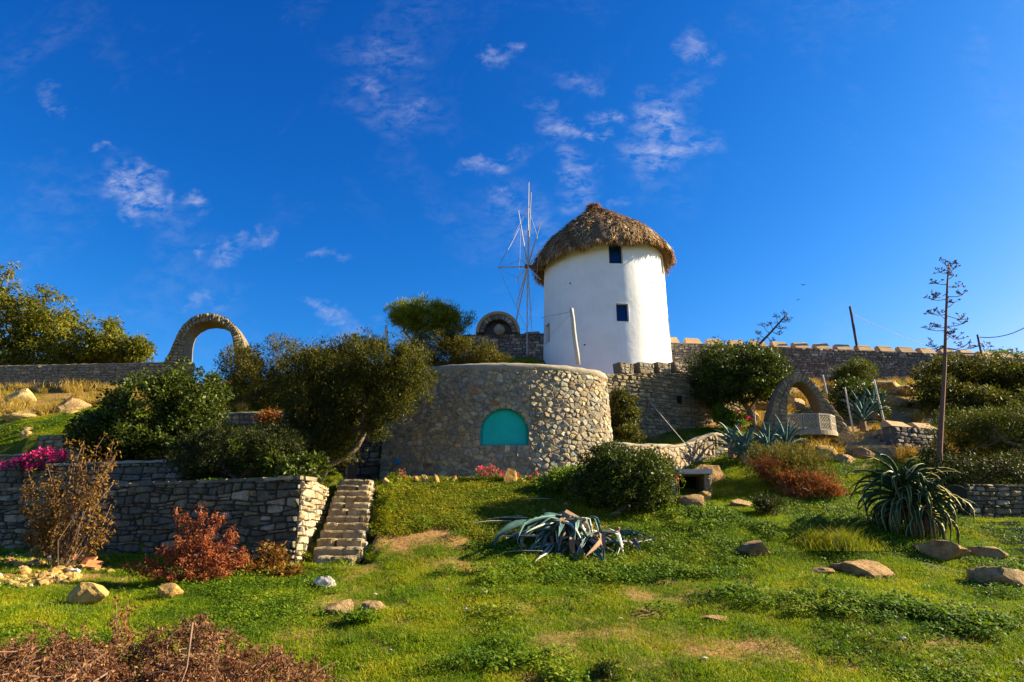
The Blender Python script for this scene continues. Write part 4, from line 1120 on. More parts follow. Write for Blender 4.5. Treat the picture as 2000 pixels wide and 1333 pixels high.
def build_niche():
    Y = 34.0; base = at(972, 655, Y); root = empty('arched_niche', tuple(base), 'round topped stone niche with a pale rim on the hilltop wall left of the windmill', 'niche')
    c = at(972.5, 650, Y); Ro = 43 / F * Y / .95; Ri = 27 / F * Y / .95; Rr = 37 / F * Y / .95
    def arc(r_, n=20): return [(c.x - r_ * math.cos(math.pi * i / n), c.z + r_ * math.sin(math.pi * i / n)) for i in range(n + 1)]
    ring_face(root, arc(Rr, 14), arc(Ri, 14), 1.0, M['far_gap'], M['far_stone'], Y, h=.04)
    # smooth rim
    o, i_ = arc(Ro), arc(Rr); V = []; n = len(o)
    for (ox, oz), (ix, iz) in zip(o, i_): V += [(ox, Y - .06, oz), (ix, Y - .06, iz), (ix, Y + 1.05, iz), (ox, Y + 1.05, oz)]
    Fc = [(a * 4 + k, a * 4 + 4 + k, a * 4 + 4 + (k + 1) % 4, a * 4 + (k + 1) % 4) for a in range(n - 1) for k in range(4)] + [(0, 1, 2, 3), tuple((n - 1) * 4 + k for k in (3, 2, 1, 0))]
    mesh('rim', V, Fc, M['merlon'], root, tint=.5)
    a_ = arc(Ri + .05); V = [(x, Y + .5, z) for x, z in a_]; mesh('back_wall', V, [tuple(range(len(V)))], M['far_gap'], root, tint=.5)
    cells = course_cells(2 * Ri, Ri, .12, .3, rnd); cells = [q for q in cells if all(((x - Ri) ** 2 + y ** 2) < (Ri * 1.02) ** 2 for x, y in q)]
    lay_stones(root, cells, lambda u, v, d: (c.x - Ri + u, Y + .5 - d, c.z + v), M['shaded_stone'], h=.03, umax=2 * Ri, vtop=const(Ri), vbot=const(0))
    # urn standing in the niche, a thing of its own
    q = at(975, 657, Y - .1); mb = MB()
    pr = [(.10, 0), (.15, .05), (.30, .22), (.34, .36), (.28, .50), (.17, .56), (.20, .62), (.16, .64)]
    V = []; Fc = []; k = 14
    for r1, z1 in pr:
        for i in range(k): t = 2 * math.pi * i / k; V.append((q.x + r1 * .9 * math.cos(t), q.y - .1 + r1 * .9 * math.sin(t), q.z + z1 * .85 + .02))
    for j in range(len(pr) - 1):
        for i in range(k): i2 = (i + 1) % k; Fc.append((j * k + i, j * k + i2, (j + 1) * k + i2, (j + 1) * k + i))
    Fc.append(tuple(range((len(pr) - 1) * k, len(pr) * k)))
    o_ = mesh('stone_urn', V, Fc, M['coping_mortar'], None, tint=.5, smooth=True, loc=tuple(q)); tag(o_, 'small round pale stone urn standing in the arched niche', 'urn')
build_niche()

def build_balcony():
    Y = 24.3; root = empty('arched_balcony_wall', tuple(at(1580, 885, Y)), 'shaded stone wall pierced by a pointed arch above a balcony among the agaves', 'wall')
    op = [(1488, 890), (1496, 850), (1505, 812), (1514, 780), (1524, 755), (1535, 738), (1548, 729), (1560, 728), (1575, 734), (1590, 748), (1604, 768), (1622, 792), (1640, 815), (1656, 840), (1664, 862), (1670, 890)]
    ip = [(1540, 890), (1540, 850), (1539, 812), (1539, 795), (1540, 778), (1543, 764), (1549, 752), (1558, 746), (1570, 748), (1581, 758), (1590, 770), (1597, 785), (1602, 800), (1605, 815), (1606, 850), (1606, 890)]
    f = lambda L_: [(at(x, y, Y).x, at(x, y, Y).z) for x, y in L_]
    ring_face(root, f(op), f(ip), .9, M['brown_gap'], M['brown_stone'], Y, yaw=R(-6), h=.04, radial=0)
    # wall under the opening
    a = at(1538, 840, Y); b = at(1608, 840, Y); z0 = at(1570, 892, Y).z - .4
    S = Path([(a.x, Y + .0), (b.x, Y - .12)], z0); wall_core(root, S, const(a.z), const(z0), .85, M['brown_gap'], name='lower_core')
    lay_stones(root, course_cells(S.L, a.z - z0, .13, .28, rnd), S, M['brown_stone'], h=.04, umax=S.L, vtop=const(a.z - z0), vbot=const(0))
    # balcony: curved slab and pierced panels
    bz = at(1590, 850, Y - .8).z
    bal = None
    cx = at(1578, 840, Y).x; ctr = Vector((cx - .15, Y + .2)); Rb = 1.12
    def pos(t, r=Rb): return Vector((ctr.x + r * math.sin(t), ctr.y - r * math.cos(t)))
    t0, t1 = R(-46), R(62); V = []; n = 16
    for i in range(n + 1):
        t = t0 + (t1 - t0) * i / n; p = pos(t, Rb + .06)
        V += [(p.x, p.y, bz), (p.x, p.y, bz + .15)]
    cidx = len(V); V += [(ctr.x, ctr.y, bz), (ctr.x, ctr.y, bz + .15)]
    Fc = [(2 * i, 2 * i + 2, 2 * i + 3, 2 * i + 1) for i in range(n)] + [(2 * i + 1, 2 * i + 3, cidx + 1) for i in range(n)] + [(2 * i + 2, 2 * i, cidx) for i in range(n)] + [(0, 1, cidx + 1, cidx), (2 * n, cidx, cidx + 1, 2 * n + 1)]
    bal = mesh('balcony', V, Fc, M['coping_mortar'], root, tint=.5)
    npan = 4; hh = .56
    for k in range(npan):
        a0 = t0 + (t1 - t0) * k / npan; a1 = t0 + (t1 - t0) * (k + 1) / npan
        A = pos(a0); B = pos(a1); A = A + (B - A) * .02; B = B - (B - A) * .02; d = (B - A); L_ = d.length; d.normalize(); rz = math.atan2(d.y, d.x); mb = MB()
        def bar(u0, v0, u1, v1, w=.035, th=.07):
            # a straight bar of the pierced block in the panel plane
            du, dv = u1 - u0, v1 - v0; l = math.hypot(du, dv); nu, nv = -dv / l * w / 2, du / l * w / 2; n2 = Vector((d.y, -d.x)); vs_ = []
            for th_ in (th / 2, -th / 2):
                for uu, vv in ((u0 + nu, v0 + nv), (u0 - nu, v0 - nv), (u1 - nu, v1 - nv), (u1 + nu, v1 + nv)):
                    p = A + d * uu + n2 * th_; vs_.append((p.x, p.y, bz + .15 + vv))
            mb.add(vs_, [(0, 1, 2, 3), (7, 6, 5, 4), (0, 4, 5, 1), (1, 5, 6, 2), (2, 6, 7, 3), (3, 7, 4, 0)])
        bar(0, .02, L_, .02, .05); bar(0, hh, L_, hh, .06); bar(0, hh / 2, L_, hh / 2, .03, .06); bar(.015, .05, .015, hh - .03, .04, .065); bar(L_ - .015, .05, L_ - .015, hh - .03, .04, .065)
        for row in (0, 1):
            for c_ in (0, 1):
                u0 = .03 + c_ * (L_ - .06) / 2; u1 = u0 + (L_ - .06) / 2; v0 = .04 + row * (hh - .06) / 2; v1 = v0 + (hh - .06) / 2 - .02; um_, vm = (u0 + u1) / 2, (v0 + v1) / 2
                bar(u0, v0, u1, v1, .028, .05); bar(u0, v1, u1, v0, .028, .046); bar(um_, v0, u1, vm, .024, .054); bar(u1, vm, um_, v1, .024, .056); bar(um_, v1, u0, vm, .024, .054); bar(u0, vm, um_, v0, .024, .056)
        mb.build('pierced_panel', M['pale_plaster'], bal)
M['pale_plaster'] = plain('pale_plaster', (.33, .275, .20), .9, 8, .2, .3, .01)
build_balcony()

# right hand small walls
a = pxy(1745, 835, 22.6); b = pxy(1840, 835, 23.4)
rw, S = plain_wall('right_garden_wall', 'small grey stone wall with two peach merlons behind the big striped agave', a, b, 3.6, at(1790, 836, 23).z, .45, M['far_stone'], M['far_gap'], .12, .24, 120)
z = at(1790, 836, 23).z - S.z0
for x0, x1 in ((1743, 1778), (1797, 1828)):
    u0 = S.L * (x0 - 1745) / 95; u1 = S.L * (x1 - 1745) / 95; merlon(rw, S, max(0, u0), u1, z, .22, .45, M['merlon'], slope=.6)
p0 = pxy(1690, 845, 24.5); p1 = (S(0, 0, -.1)[0], S(0, 0, -.1)[1])
zA, zB = at(1690, 846, 24.5).z, at(1740, 832, 22.6).z
plain_wall('right_ramp_wall', 'brown shaded wall sloping down beside the steps on the right', p0, p1, 3.6, 0, .3, M['brown_stone'], M['brown_gap'], .15, .35, 60, ztop=lambda u: zA + (zB - zA) * u / math.dist(p0, p1))
for k in range(5):
    pass
def steps(name, label, px, py, Y, w, n, run, rise, yaw, mat):
    p = at(px, py, Y); root = empty(name, tuple(p), label, 'stairs'); cs, sn = math.cos(yaw), math.sin(yaw)
    for k in range(n):
        mb = MB(); c = Vector((0, k * run + run / 2 + .1)); x = p.x - c.y * sn; y = p.y + c.y * cs
        mb.box((x, y, p.z + (k + .5) * rise - .15), (w + rnd.uniform(-.05, .05), run + .25, rise + .3), yaw, tint=rnd.random()); o = mb.build('step', mat, root)
        for v in o.data.vertices: v.co += Vector((rnd.uniform(-.02, .02), rnd.uniform(-.02, .02), rnd.uniform(-.015, .015)))
steps('garden_steps', 'shallow brown stone steps between the balcony wall and the small right wall', 1712, 885, 22.2, 1.3, 6, .36, .15, R(-4), M['brown_stone'])
a = pxy(1882, 938, 16.8); b = pxy(2120, 935, 17.4)
z = at(1950, 946, 17).z
plain_wall('right_lower_wall', 'dark shaded garden wall at the right edge beyond the big striped agave', a, b, 1.6, z, .6, M['shaded_stone'], M['dark_gap'], .11, .25, 160)
steps('edge_steps', 'rough low stone steps at the right edge of the picture below the dark wall', 1985, 1085, 14.9, 1.7, 5, .38, .14, R(-12), M['brown_stone'])

# ------------------------------------------------------------------ poles, wires
def pole(name, label, p0, p1, Y0, Y1, r0, r1, mat, cat='pole', group=None, extra=None):
    a = at(*p0, Y0); b = at(*p1, Y1); mb = MB(); n = 5
    pts = [a + (b - a) * i / n + (Vector((rnd.uniform(-1, 1), 0, 0)) * r0 * .12 if 0 < i < n else Vector((0, 0, 0))) for i in range(n + 1)]
    mb.tube(pts, [r0 + (r1 - r0) * i / n for i in range(n + 1)], 8); o = mb.build(name, mat, None, loc=tuple(a), smooth=True); return tag(o, label, cat, group)
def wire(label, pts, rad=.012, mat=None, sag=.0, name='overhead_wire', cat='wire'):
    P = [at(*p) for p in pts]; out = []
    for a, b in zip(P, P[1:]):
        for i in range(9):
            t = i / 8; q = a + (b - a) * t; q.z -= sag * 4 * t * (1 - t); out.append(q)
    mb = MB(); mb.tube(out, rad, 4); o = mb.build(name, mat or M['wire'], None, loc=tuple(P[0])); return tag(o, label, cat)
pole('wooden_post', 'leaning grey wooden post in front of the white windmill wall', (1129, 712), (1116, 603), 24.0, 24.0, .085, .07, M['grey_pole'])
pole('wooden_post', 'short pale pointed post rising from the bushes left of the pine', (757, 690), (754, 636), 30, 30, .075, .06, M['grey_pole'])
pole('utility_pole', 'dark leaning pole standing on the battlement wall against the sky', (1676, 690), (1660, 599), 36.8, 36.8, .075, .07, M['dark_pole'])
po = pole('utility_pole', 'short dark leaning pole near the right edge with a slack wire', (1920, 708), (1909, 654), 37.4, 37.4, .06, .055, M['dark_pole'])
pole('garden_stake', 'pale leaning stake left of the blue agave under the rocks', (1668, 850), (1650, 757), 25.0, 25.0, .035, .025, M['white_stick'], 'stake')
pole('garden_stake', 'tall pale leaning stake right of the blue agave under the rocks', (1729, 835), (1707, 742), 25.2, 25.2, .04, .03, M['white_stick'], 'stake')
pole('garden_stake', 'short pale stake at the right shoulder of the balcony arch', (1616, 775), (1607, 733), 27.0, 27.0, .035, .03, M['white_stick'], 'stake')
pole('white_pipe', 'short white slanting pipe behind the right hand tree', (1532, 724), (1515, 699), 31.0, 31.0, .04, .04, M['white_stick'], 'pipe')
pole('garden_stake', 'thin short stake below the round bush by the trunk', (1476, 833), (1472, 792), 26.0, 26.0, .03, .025, M['white_stick'], 'stake')
wire('thin wire running down from the short post into the bushes', [(757, 648, 30), (870, 684, 30.5)], .014, M['white_stick'])
wire('wire running from the windmill to the leaning wooden post', [(1056, 621, 33.0), (1117, 609, 24.0)], .011)
wire('faint wire slanting down across the white wall from the wooden post', [(1117, 612, 24.0), (1075, 655, 31.0)], .008)
wire('thin guy wire slanting across the mossy retaining wall', [(1270, 786, 25.2), (1341, 870, 22.0)], .010, M['white_stick'])
wire('long slack wire running right from the dark pole', [(1668, 615, 36.8), (1740, 648, 37), (1815, 677, 37.2)], .013, None, .05)
wire('dark slack wire hanging from the short pole to the right edge', [(1913, 659, 37.4), (2040, 612, 36)], .022, M['dark_pole'], .45)
# ------------------------------------------------------------------ foliage
def unit(n, r):
    v = r.normal(size=(n, 3)); return v / np.linalg.norm(v, axis=1, keepdims=True)

def leaves_mesh(name, P, size, mat, parent, r, aspect=.42, tint=None, dirs=None, spread=1.0, droop=0.0, loc=None, curl=True):
    """leaf-sized folded faces at points P"""
    n = len(P)
    a = unit(n, r) * spread
    if dirs is not None: a = a + dirs
    a[:, 2] -= droop
    a /= np.linalg.norm(a, axis=1, keepdims=True) + 1e-9
    b = np.cross(a, unit(n, r)); b /= np.linalg.norm(b, axis=1, keepdims=True) + 1e-9
    L_ = (size * r.uniform(.65, 1.35, n))[:, None]; W_ = L_ * aspect
    c = np.cross(a, b)
    p0 = P; p1 = P + a * L_ * .45 + b * W_ * .5 ; p2 = P + a * L_ + c * L_ * .12; p3 = P + a * L_ * .45 - b * W_ * .5
    V = np.stack([p0, p1, p2, p3], 1).reshape(-1, 3)
    Fc = np.arange(4 * n, dtype=np.int32).reshape(n, 4)
    if tint is None: tint = r.uniform(0, 1, n)
    return mesh(name, V, Fc, mat, parent, tint=np.clip(tint, 0, 1), loc=loc)

def lobes_pts(lobes, n, r, clump=.22, per=45, shell=.62, flat=.75):
    """points gathered in clumps near the surface of ellipsoid lobes (cx,cy,cz, rx,ry,rz)"""
    lobes = np.array(lobes, float); w = (lobes[:, 3] * lobes[:, 4] + lobes[:, 4] * lobes[:, 5] + lobes[:, 3] * lobes[:, 5]); w /= w.sum()
    k = max(4, n // per); li = r.choice(len(lobes), k, p=w)
    d = unit(k, r); rad = shell + (1.14 - shell) * r.uniform(0, 1, k) ** .75
    ph = r.uniform(0, 6.28, (len(lobes), 4)); kv = r.normal(0, 2.6, (4, 3))
    bulge = sum(np.sin(d @ kv[j] + ph[li, j]) for j in range(4)) * .085
    cen = lobes[li, :3] + d * lobes[li, 3:6] * (rad * (1 + bulge))[:, None]
    thin = r.uniform(0, 1, k) < .12; cen[thin] += d[thin] * clump * r.uniform(.3, 1.2, (thin.sum(), 1))
    ci = r.integers(0, k, n); cs = clump * r.uniform(.6, 1.4, k)
    off = unit(n, r) * (r.uniform(0, 1, n) ** .5)[:, None] * cs[ci][:, None]; off[:, 2] *= flat
    P = cen[ci] + off
    t = .5 + r.normal(0, .16, n) + r.normal(0, .12, k)[ci]
    dirs = off / (np.linalg.norm(off, axis=1, keepdims=True) + 1e-6)
    return P, t, dirs, cen

def limb(pts, r0, r1, mat, parent, name='branch', sides=7):
    mb = MB(); n = len(pts); mb.tube(pts, [r0 + (r1 - r0) * i / (n - 1) for i in range(n)], sides); return mb.build(name, mat, parent, smooth=True)

def wobble(a, b, n, amp, r):
    a = Vector(a); b = Vector(b); L_ = (b - a).length
    return [a + (b - a) * i / n + (Vector((r.uniform(-1, 1), r.uniform(-1, 1), r.uniform(-1, 1))) * amp * L_ if 0 < i < n else Vector((0, 0, 0))) for i in range(n + 1)]

def plant(name, label, cat, base, lobes, n, leaf, mat, trunk=None, clump=.22, per=45, shell=.62, aspect=.42, spread=1.0, droop=0, bark='bark', group=None, nbr=6, seed=1, flat=.75, up=.0, tr=.09, crown='crown', twigs=0):
    """lobes in picture terms: (px, py, Y, half width px, half height px, depth m)"""
    r = np.random.default_rng(seed * 101 + 5); rr = random.Random(seed)
    LB = []; n = int(n * 1.85); leaf = leaf * 1.25; clump = clump * 1.05
    for px, py, Y, hw, hh, dm in lobes:
        c = at(px, py, Y); e = at(px + hw, py, Y); f = at(px, py - hh, Y); LB.append((c.x, c.y, c.z, abs(e.x - c.x), dm, abs(f.z - c.z)))
    root = empty(name, tuple(base), label, cat, group)
    P, t, dirs, cen = lobes_pts(LB, n, r, clump, per, shell, flat)
    dirs = dirs.copy(); dirs[:, 2] += up
    leaves_mesh(crown, P, leaf, mat, root, r, aspect, t, dirs, spread, droop)
    B = Vector(base)
    if trunk:
        for k, (pts, r0, r1) in enumerate(trunk): limb(pts, r0, r1, M[bark], root, 'trunk' if k == 0 else 'branch')
        top = Vector(trunk[0][0][-1])
    else:
        top = B + Vector((0, 0, .15)); 
        C0 = Vector(np.mean([l[:3] for l in LB], axis=0)); top = B + (C0 - B) * .35
        limb(wobble(B - Vector((0, 0, .15)), top, 3, .05, rr), tr, tr * .7, M[bark], root, 'trunk')
    for k in range(nbr):
        l = LB[k % len(LB)]; e = Vector(l[:3]) + Vector((rr.uniform(-.6, .6) * l[3], rr.uniform(-.6, .6) * l[4], rr.uniform(-.2, .7) * l[5]))
        limb(wobble(top, e, 4, .07, rr), tr * .5, tr * .12, M[bark], root, 'branch', 5)
    if twigs:
        mb = MB()
        for k in range(twigs):
            c = Vector(cen[rr.randrange(len(cen))]); d = Vector((rr.gauss(0, 1), rr.gauss(0, 1), rr.gauss(.3, .8))).normalized(); mb.tube([c - d * clump * 1.4, c + d * clump * rr.uniform(.6, 1.4)], [.008, .003], 3, caps=False)
        mb.build('twigs', M['twig'], root)['kind'] = 'stuff'
    return root

def base_at(px, py, Y, sink=.1):
    p = at(px, py, Y); z = zg(p.x, p.y); return (p.x, p.y, z - sink)

# --- upper left trees behind the boundary wall
plant('hilltop_tree', 'large yellow green tree behind the boundary wall at the upper left', 'tree', base_at(70, 720, 39), [(20, 650, 39, 60, 75, 1.6), (85, 635, 39, 60, 62, 1.6), (130, 665, 38.5, 40, 55, 1.4), (45, 700, 38.5, 80, 30, 1.4), (-40, 640, 39.5, 70, 80, 2), (140, 695, 38, 35, 30, 1.2)], 15000, .20, M['l_euca'], clump=.34, per=42, shell=.35, aspect=.3, droop=.8, bark='bark', seed=2, tr=.16)
plant('hilltop_tree', 'smaller drooping yellow green tree between the big tree and the stone arch', 'tree', base_at(220, 720, 38), [(205, 665, 38, 28, 42, 1), (240, 690, 38, 32, 28, 1), (275, 690, 37.8, 24, 30, .8), (195, 698, 38, 28, 22, 1)], 7000, .18, M['l_euca'], clump=.3, per=42, shell=.3, aspect=.3, droop=.8, seed=3, tr=.1, trunk=[([at(173, 722, 38), at(172, 690, 38), at(176, 660, 38)], .08, .04)])
plant('tall_tree', 'dark olive tree top reaching in from the left edge above the others', 'tree', base_at(-60, 720, 40.5), [(8, 532, 40.5, 26, 16, .6), (-5, 560, 40.5, 22, 18, .6), (-60, 560, 40.5, 45, 60, 1.5), (-90, 640, 40.5, 50, 60, 1.5)], 5000, .18, M['l_euca'], clump=.28, shell=.3, aspect=.35, seed=4, tr=.14)
# --- shrub masses
plant('arch_bush', 'rounded heath green bush at the right foot of the tall stone arch', 'bush', base_at(520, 800, 28), [(470, 715, 28, 38, 38, .9), (545, 720, 28, 55, 50, 1.1), (600, 735, 27.5, 40, 42, .9), (500, 760, 27.5, 60, 34, .9)], 16000, .085, M['l_heath'], clump=.22, per=60, shell=.6, aspect=.3, seed=5, up=.6, flat=1.1)
plant('glossy_bush', 'large glossy green bush with a domed top at the centre left', 'bush', base_at(310, 890, 21.6), [(305, 812, 21.6, 115, 62, 1.4), (215, 848, 21.4, 62, 38, 1.1), (368, 768, 22, 62, 40, 1.1), (375, 820, 21.5, 50, 50, 1.0), (300, 860, 20.9, 110, 32, .9), (180, 870, 21.2, 40, 24, .7)], 26000, .085, M['l_gloss'], clump=.2, per=38, shell=.66, aspect=.5, seed=6, tr=.12)
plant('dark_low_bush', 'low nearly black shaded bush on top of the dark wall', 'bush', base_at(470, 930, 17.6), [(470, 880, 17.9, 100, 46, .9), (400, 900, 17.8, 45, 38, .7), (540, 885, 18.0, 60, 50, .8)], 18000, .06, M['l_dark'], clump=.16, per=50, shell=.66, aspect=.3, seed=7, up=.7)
# --- the big leaning tree
def big_tree():
    Y = 19.3; A = lambda x, y, d=0: at(x, y, Y + d)
    b = base_at(610, 915, Y)
    tr = [([Vector(b), A(640, 908), A(672, 893), A(697, 872), A(709, 850), A(712, 834)], .12, .08),
          ([A(712, 836), A(706, 815, .1), A(711, 790, .2), A(722, 765, .3)], .085, .03),
          ([A(712, 836), A(722, 820, -.2), A(737, 812, -.3), A(752, 795, -.3), A(765, 770, -.2)], .08, .03),
          ([A(730, 815, -.3), A(742, 817, -.4), A(748, 815, -.5)], .03, .012),
          ([Vector(b), A(590, 870, .3), A(600, 820, .4), A(615, 760, .4)], .13, .04),
          ([A(600, 820, .4), A(622, 775, .2), A(628, 735, -.1), A(633, 700, -.2)], .05, .015),
          ([A(626, 770, .2), A(612, 735, -.2), A(598, 705, -.3)], .028, .01), ([A(624, 772, .2), A(640, 735, -.2), A(648, 712, -.2)], .024, .008)]
    plant('leaning_tree', 'big spreading olive green tree with a crooked trunk left of the round building', 'tree', b,
          [(660, 720, Y, 90, 52, 1.3), (745, 715, Y, 78, 46, 1.2), (795, 742, Y - .2, 42, 48, .8), (600, 770, Y, 60, 70, 1.2), (690, 775, Y + .2, 90, 45, 1.2), (620, 840, Y + .2, 70, 48, 1.0), (765, 795, Y - .3, 32, 22, .5), (735, 838, Y - .3, 22, 14, .35), (570, 870, Y + .1, 40, 40, .8), (800, 700, Y, 30, 26, .7), (660, 840, Y - .1, 40, 42, .6), (630, 880, Y - .1, 50, 26, .6)],
          38000, .075, M['l_olive'], trunk=tr, clump=.19, per=52, shell=.55, aspect=.28, seed=8, up=.6, flat=1.2, bark='bark_pale', nbr=12)
big_tree()
plant('sunlit_shrub', 'small sunlit olive shrub on the corner of the dark wall', 'bush', base_at(600, 935, 17.0), [(600, 912, 17.0, 42, 20, .35), (575, 925, 16.6, 34, 12, .3), (535, 905, 17.2, 26, 16, .3)], 3500, .075, M['l_gloss'], clump=.14, per=24, shell=.3, aspect=.45, seed=9, tr=.03)
# --- pine
def pine():
    Y = 34.5; b = base_at(830, 715, Y)
    tr = [([Vector(b), at(822, 690, Y), at(806, 668, Y), at(815, 645, Y)], .2, .1), ([at(806, 668, Y), at(792, 650, Y), at(784, 632, Y)], .09, .04), ([at(812, 655, Y), at(850, 640, Y), at(872, 628, Y)], .08, .03)]
    plant('umbrella_pine', 'green umbrella pine with a flat spreading crown against the sky', 'tree', b, [(800, 608, Y, 36, 15, 1.0), (845, 618, Y, 52, 24, 1.3), (882, 635, Y, 30, 20, .9), (830, 638, Y + .3, 45, 20, 1.0), (790, 622, Y, 24, 14, .8), (868, 615, Y, 28, 14, .8)], 17000, .12, M['l_umbrella'], trunk=tr, clump=.27, per=50, shell=.55, aspect=.18, seed=10, up=.9, flat=.8, bark='bark', nbr=5)
    tr = [([Vector(base_at(760, 700, 33)), at(765, 680, 33), at(770, 660, 33)], .06, .03), ([at(770, 668, 33), at(785, 655, 33), at(800, 650, 33)], .03, .01)]
pine()
plant('hill_bush', 'wide dark green bush spreading under the umbrella pine', 'bush', base_at(880, 715, 30), [(850, 680, 30, 55, 30, 1), (910, 690, 29.8, 52, 26, .9), (955, 702, 29.5, 26, 14, .6), (820, 700, 29.5, 40, 22, .8), (870, 664, 30.3, 45, 16, .7)], 14000, .085, M['l_heath'], clump=.22, per=55, shell=.5, aspect=.25, seed=11, up=.6)
plant('hill_bush', 'dark pointed bush top just left of the short pale post', 'bush', base_at(715, 690, 31), [(722, 676, 31, 38, 16, .8), (690, 690, 31, 40, 18, .8), (650, 705, 31, 50, 16, .8)], 6000, .085, M['l_olive'], clump=.2, per=50, shell=.4, aspect=.3, seed=12, up=.5)
plant('autumn_bush', 'small bright orange bush at the end of the flat topped terrace wall', 'bush', base_at(525, 835, 24.4), [(525, 817, 24.4, 24, 13, .3)], 1100, .07, M['l_orange'], clump=.12, per=20, shell=.1, seed=13, tr=.02, nbr=4)
# --- bush before the tower, ivy, right trees
plant('round_bush', 'big round green bush in front of the curved pale wall', 'bush', base_at(1225, 1002, 17.0), [(1225, 935, 17.3, 84, 52, 1.05), (1200, 905, 17.4, 50, 28, .7), (1260, 920, 17.3, 55, 36, .8), (1240, 972, 16.9, 70, 28, .7), (1175, 955, 17.3, 52, 40, .8)], 19000, .055, M['l_gloss'], clump=.15, per=32, shell=.68, aspect=.5, seed=14, tr=.07, nbr=9, twigs=150)
plant('low_bush', 'low dark green bush hugging the base of the round building', 'bush', base_at(1125, 950, 18.6), [(1125, 940, 18.7, 50, 24, .5), (1080, 955, 18.6, 36, 13, .4)], 5500, .06, M['l_green'], clump=.13, per=30, shell=.4, aspect=.55, seed=15, tr=.03)
plant('ivy_curtain', 'curtain of ivy hanging beside the right edge of the round building', 'ivy', base_at(1225, 868, 23.5), [(1208, 785, 24.3, 16, 26, .4), (1218, 820, 24.0, 26, 36, .5), (1232, 800, 24.2, 14, 24, .4), (1226, 850, 23.6, 22, 18, .5)], 5500, .07, M['l_olive'], clump=.15, per=35, shell=.4, aspect=.5, droop=.8, seed=16, tr=.04)
def right_tree():
    Y = 26.5; b = base_at(1470, 838, Y)
    tr = [([Vector(b), at(1470, 815, Y), at(1458, 795, Y), at(1444, 772, Y)], .13, .08), ([at(1462, 800, Y), at(1478, 778, Y), at(1490, 755, Y)], .05, .02), ([at(1470, 812, Y), at(1448, 800, Y), at(1430, 788, Y)], .03, .015)]
    plant('spreading_tree', 'round dark green tree with a bare slanting trunk in front of the battlement wall', 'tree', b, [(1420, 715, Y, 72, 38, 1.4), (1475, 722, Y, 50, 34, 1.2), (1390, 740, Y, 42, 32, 1.0), (1450, 755, Y - .2, 68, 26, 1.2), (1500, 750, Y, 32, 26, .8), (1400, 768, Y - .2, 40, 16, .8)], 22000, .085, M['l_gloss'], trunk=tr, clump=.2, per=42, shell=.62, aspect=.42, seed=17, bark='bark', nbr=8)
right_tree()
plant('flowering_bush', 'small bright green bush with a few red flowers below the spreading tree', 'bush', base_at(1425, 832, 26.0), [(1420, 815, 26, 24, 18, .5), (1405, 800, 26.2, 14, 14, .4), (1440, 822, 25.8, 16, 12, .4)], 2600, .07, M['l_green'], clump=.14, per=24, shell=.3, aspect=.5, seed=18, tr=.03)
def flowers(parent, pts, size, mat, n, rad, seed, name='flowers'):
    r = np.random.default_rng(seed); P = []
    for p in pts: P.append(np.array(p) + unit(n, r) * (r.uniform(0, 1, n) ** .5)[:, None] * rad)
    P = np.concatenate(P); o = leaves_mesh(name, P, size, mat, parent, r, .8, None); return o
fb = bpy.data.objects['flowering_bush']
flowers(fb, [tuple(at(1441, 806, 25.4)), tuple(at(1463, 818, 25.4)), tuple(at(1446, 836, 25.2))], .07, M['petal_red'], 16, .1, 3)
plant('slope_bush', 'yellow green bush below the battlement wall on the right', 'bush', base_at(1668, 755, 31), [(1670, 728, 31, 36, 20, .9), (1650, 742, 31, 24, 14, .7)], 5500, .09, M['l_pine'], clump=.22, per=50, shell=.4, aspect=.22, seed=19, up=.5)
plant('slope_bush', 'dark leafy bush on the slope right of the balcony arch', 'bush', base_at(1680, 835, 26.8), [(1680, 785, 27.2, 40, 32, .9), (1660, 765, 28, 30, 18, .8), (1700, 815, 26.8, 24, 18, .6)], 8000, .075, M['l_gloss'], clump=.18, per=40, shell=.45, aspect=.5, seed=20)
plant('thicket', 'large olive thicket below the right end of the battlement wall', 'bush', base_at(1880, 800, 29), [(1850, 735, 29.5, 50, 34, 1.4), (1920, 740, 29, 55, 38, 1.4), (1990, 750, 28.5, 60, 40, 1.4), (1840, 780, 28, 46, 34, 1.2), (1910, 790, 27, 60, 32, 1.2), (1990, 800, 26, 60, 36, 1.2), (2080, 770, 27, 60, 50, 1.4)], 26000, .10, M['l_olive'], clump=.25, per=46, shell=.5, aspect=.38, seed=21)
plant('hilltop_shrub', 'small bright green shrub behind the wall at the far right', 'bush', base_at(1960, 705, 38.5), [(1950, 695, 38.5, 22, 9, .6), (1985, 702, 38.5, 18, 9, .6)], 2000, .11, M['l_green'], clump=.2, per=30, shell=.2, aspect=.3, seed=22, tr=.03)
def juniper():
    Y = 21.0; b = base_at(2010, 935, Y)
    tr = [([Vector(b), at(2030, 900, Y), at(2010, 876, Y), at(1988, 871, Y - .6), at(1966, 864, Y - .8), at(1955, 858, Y - .8)], .12, .03), ([at(1994, 878, Y - .7), at(1982, 894, Y - .7), at(1977, 906, Y - .7)], .035, .015)]
    plant('juniper_tree', 'dense moss green juniper with a pale bare limb at the right edge', 'tree', b, [(1885, 835, Y + .3, 46, 34, 1.1), (1935, 835, Y, 50, 34, 1.1), (1990, 825, Y, 50, 34, 1.1), (1880, 880, Y + .4, 48, 38, 1.1), (1935, 880, Y + .2, 45, 34, 1.0), (1850, 910, Y + .6, 30, 28, .8), (2060, 850, Y, 60, 50, 1.2), (1990, 850, Y + .4, 40, 24, .9)], 30000, .06, M['l_pine'], trunk=tr, clump=.2, per=70, shell=.6, aspect=.25, seed=23, up=.5, bark='bark_pale', nbr=10, flat=1)
juniper()
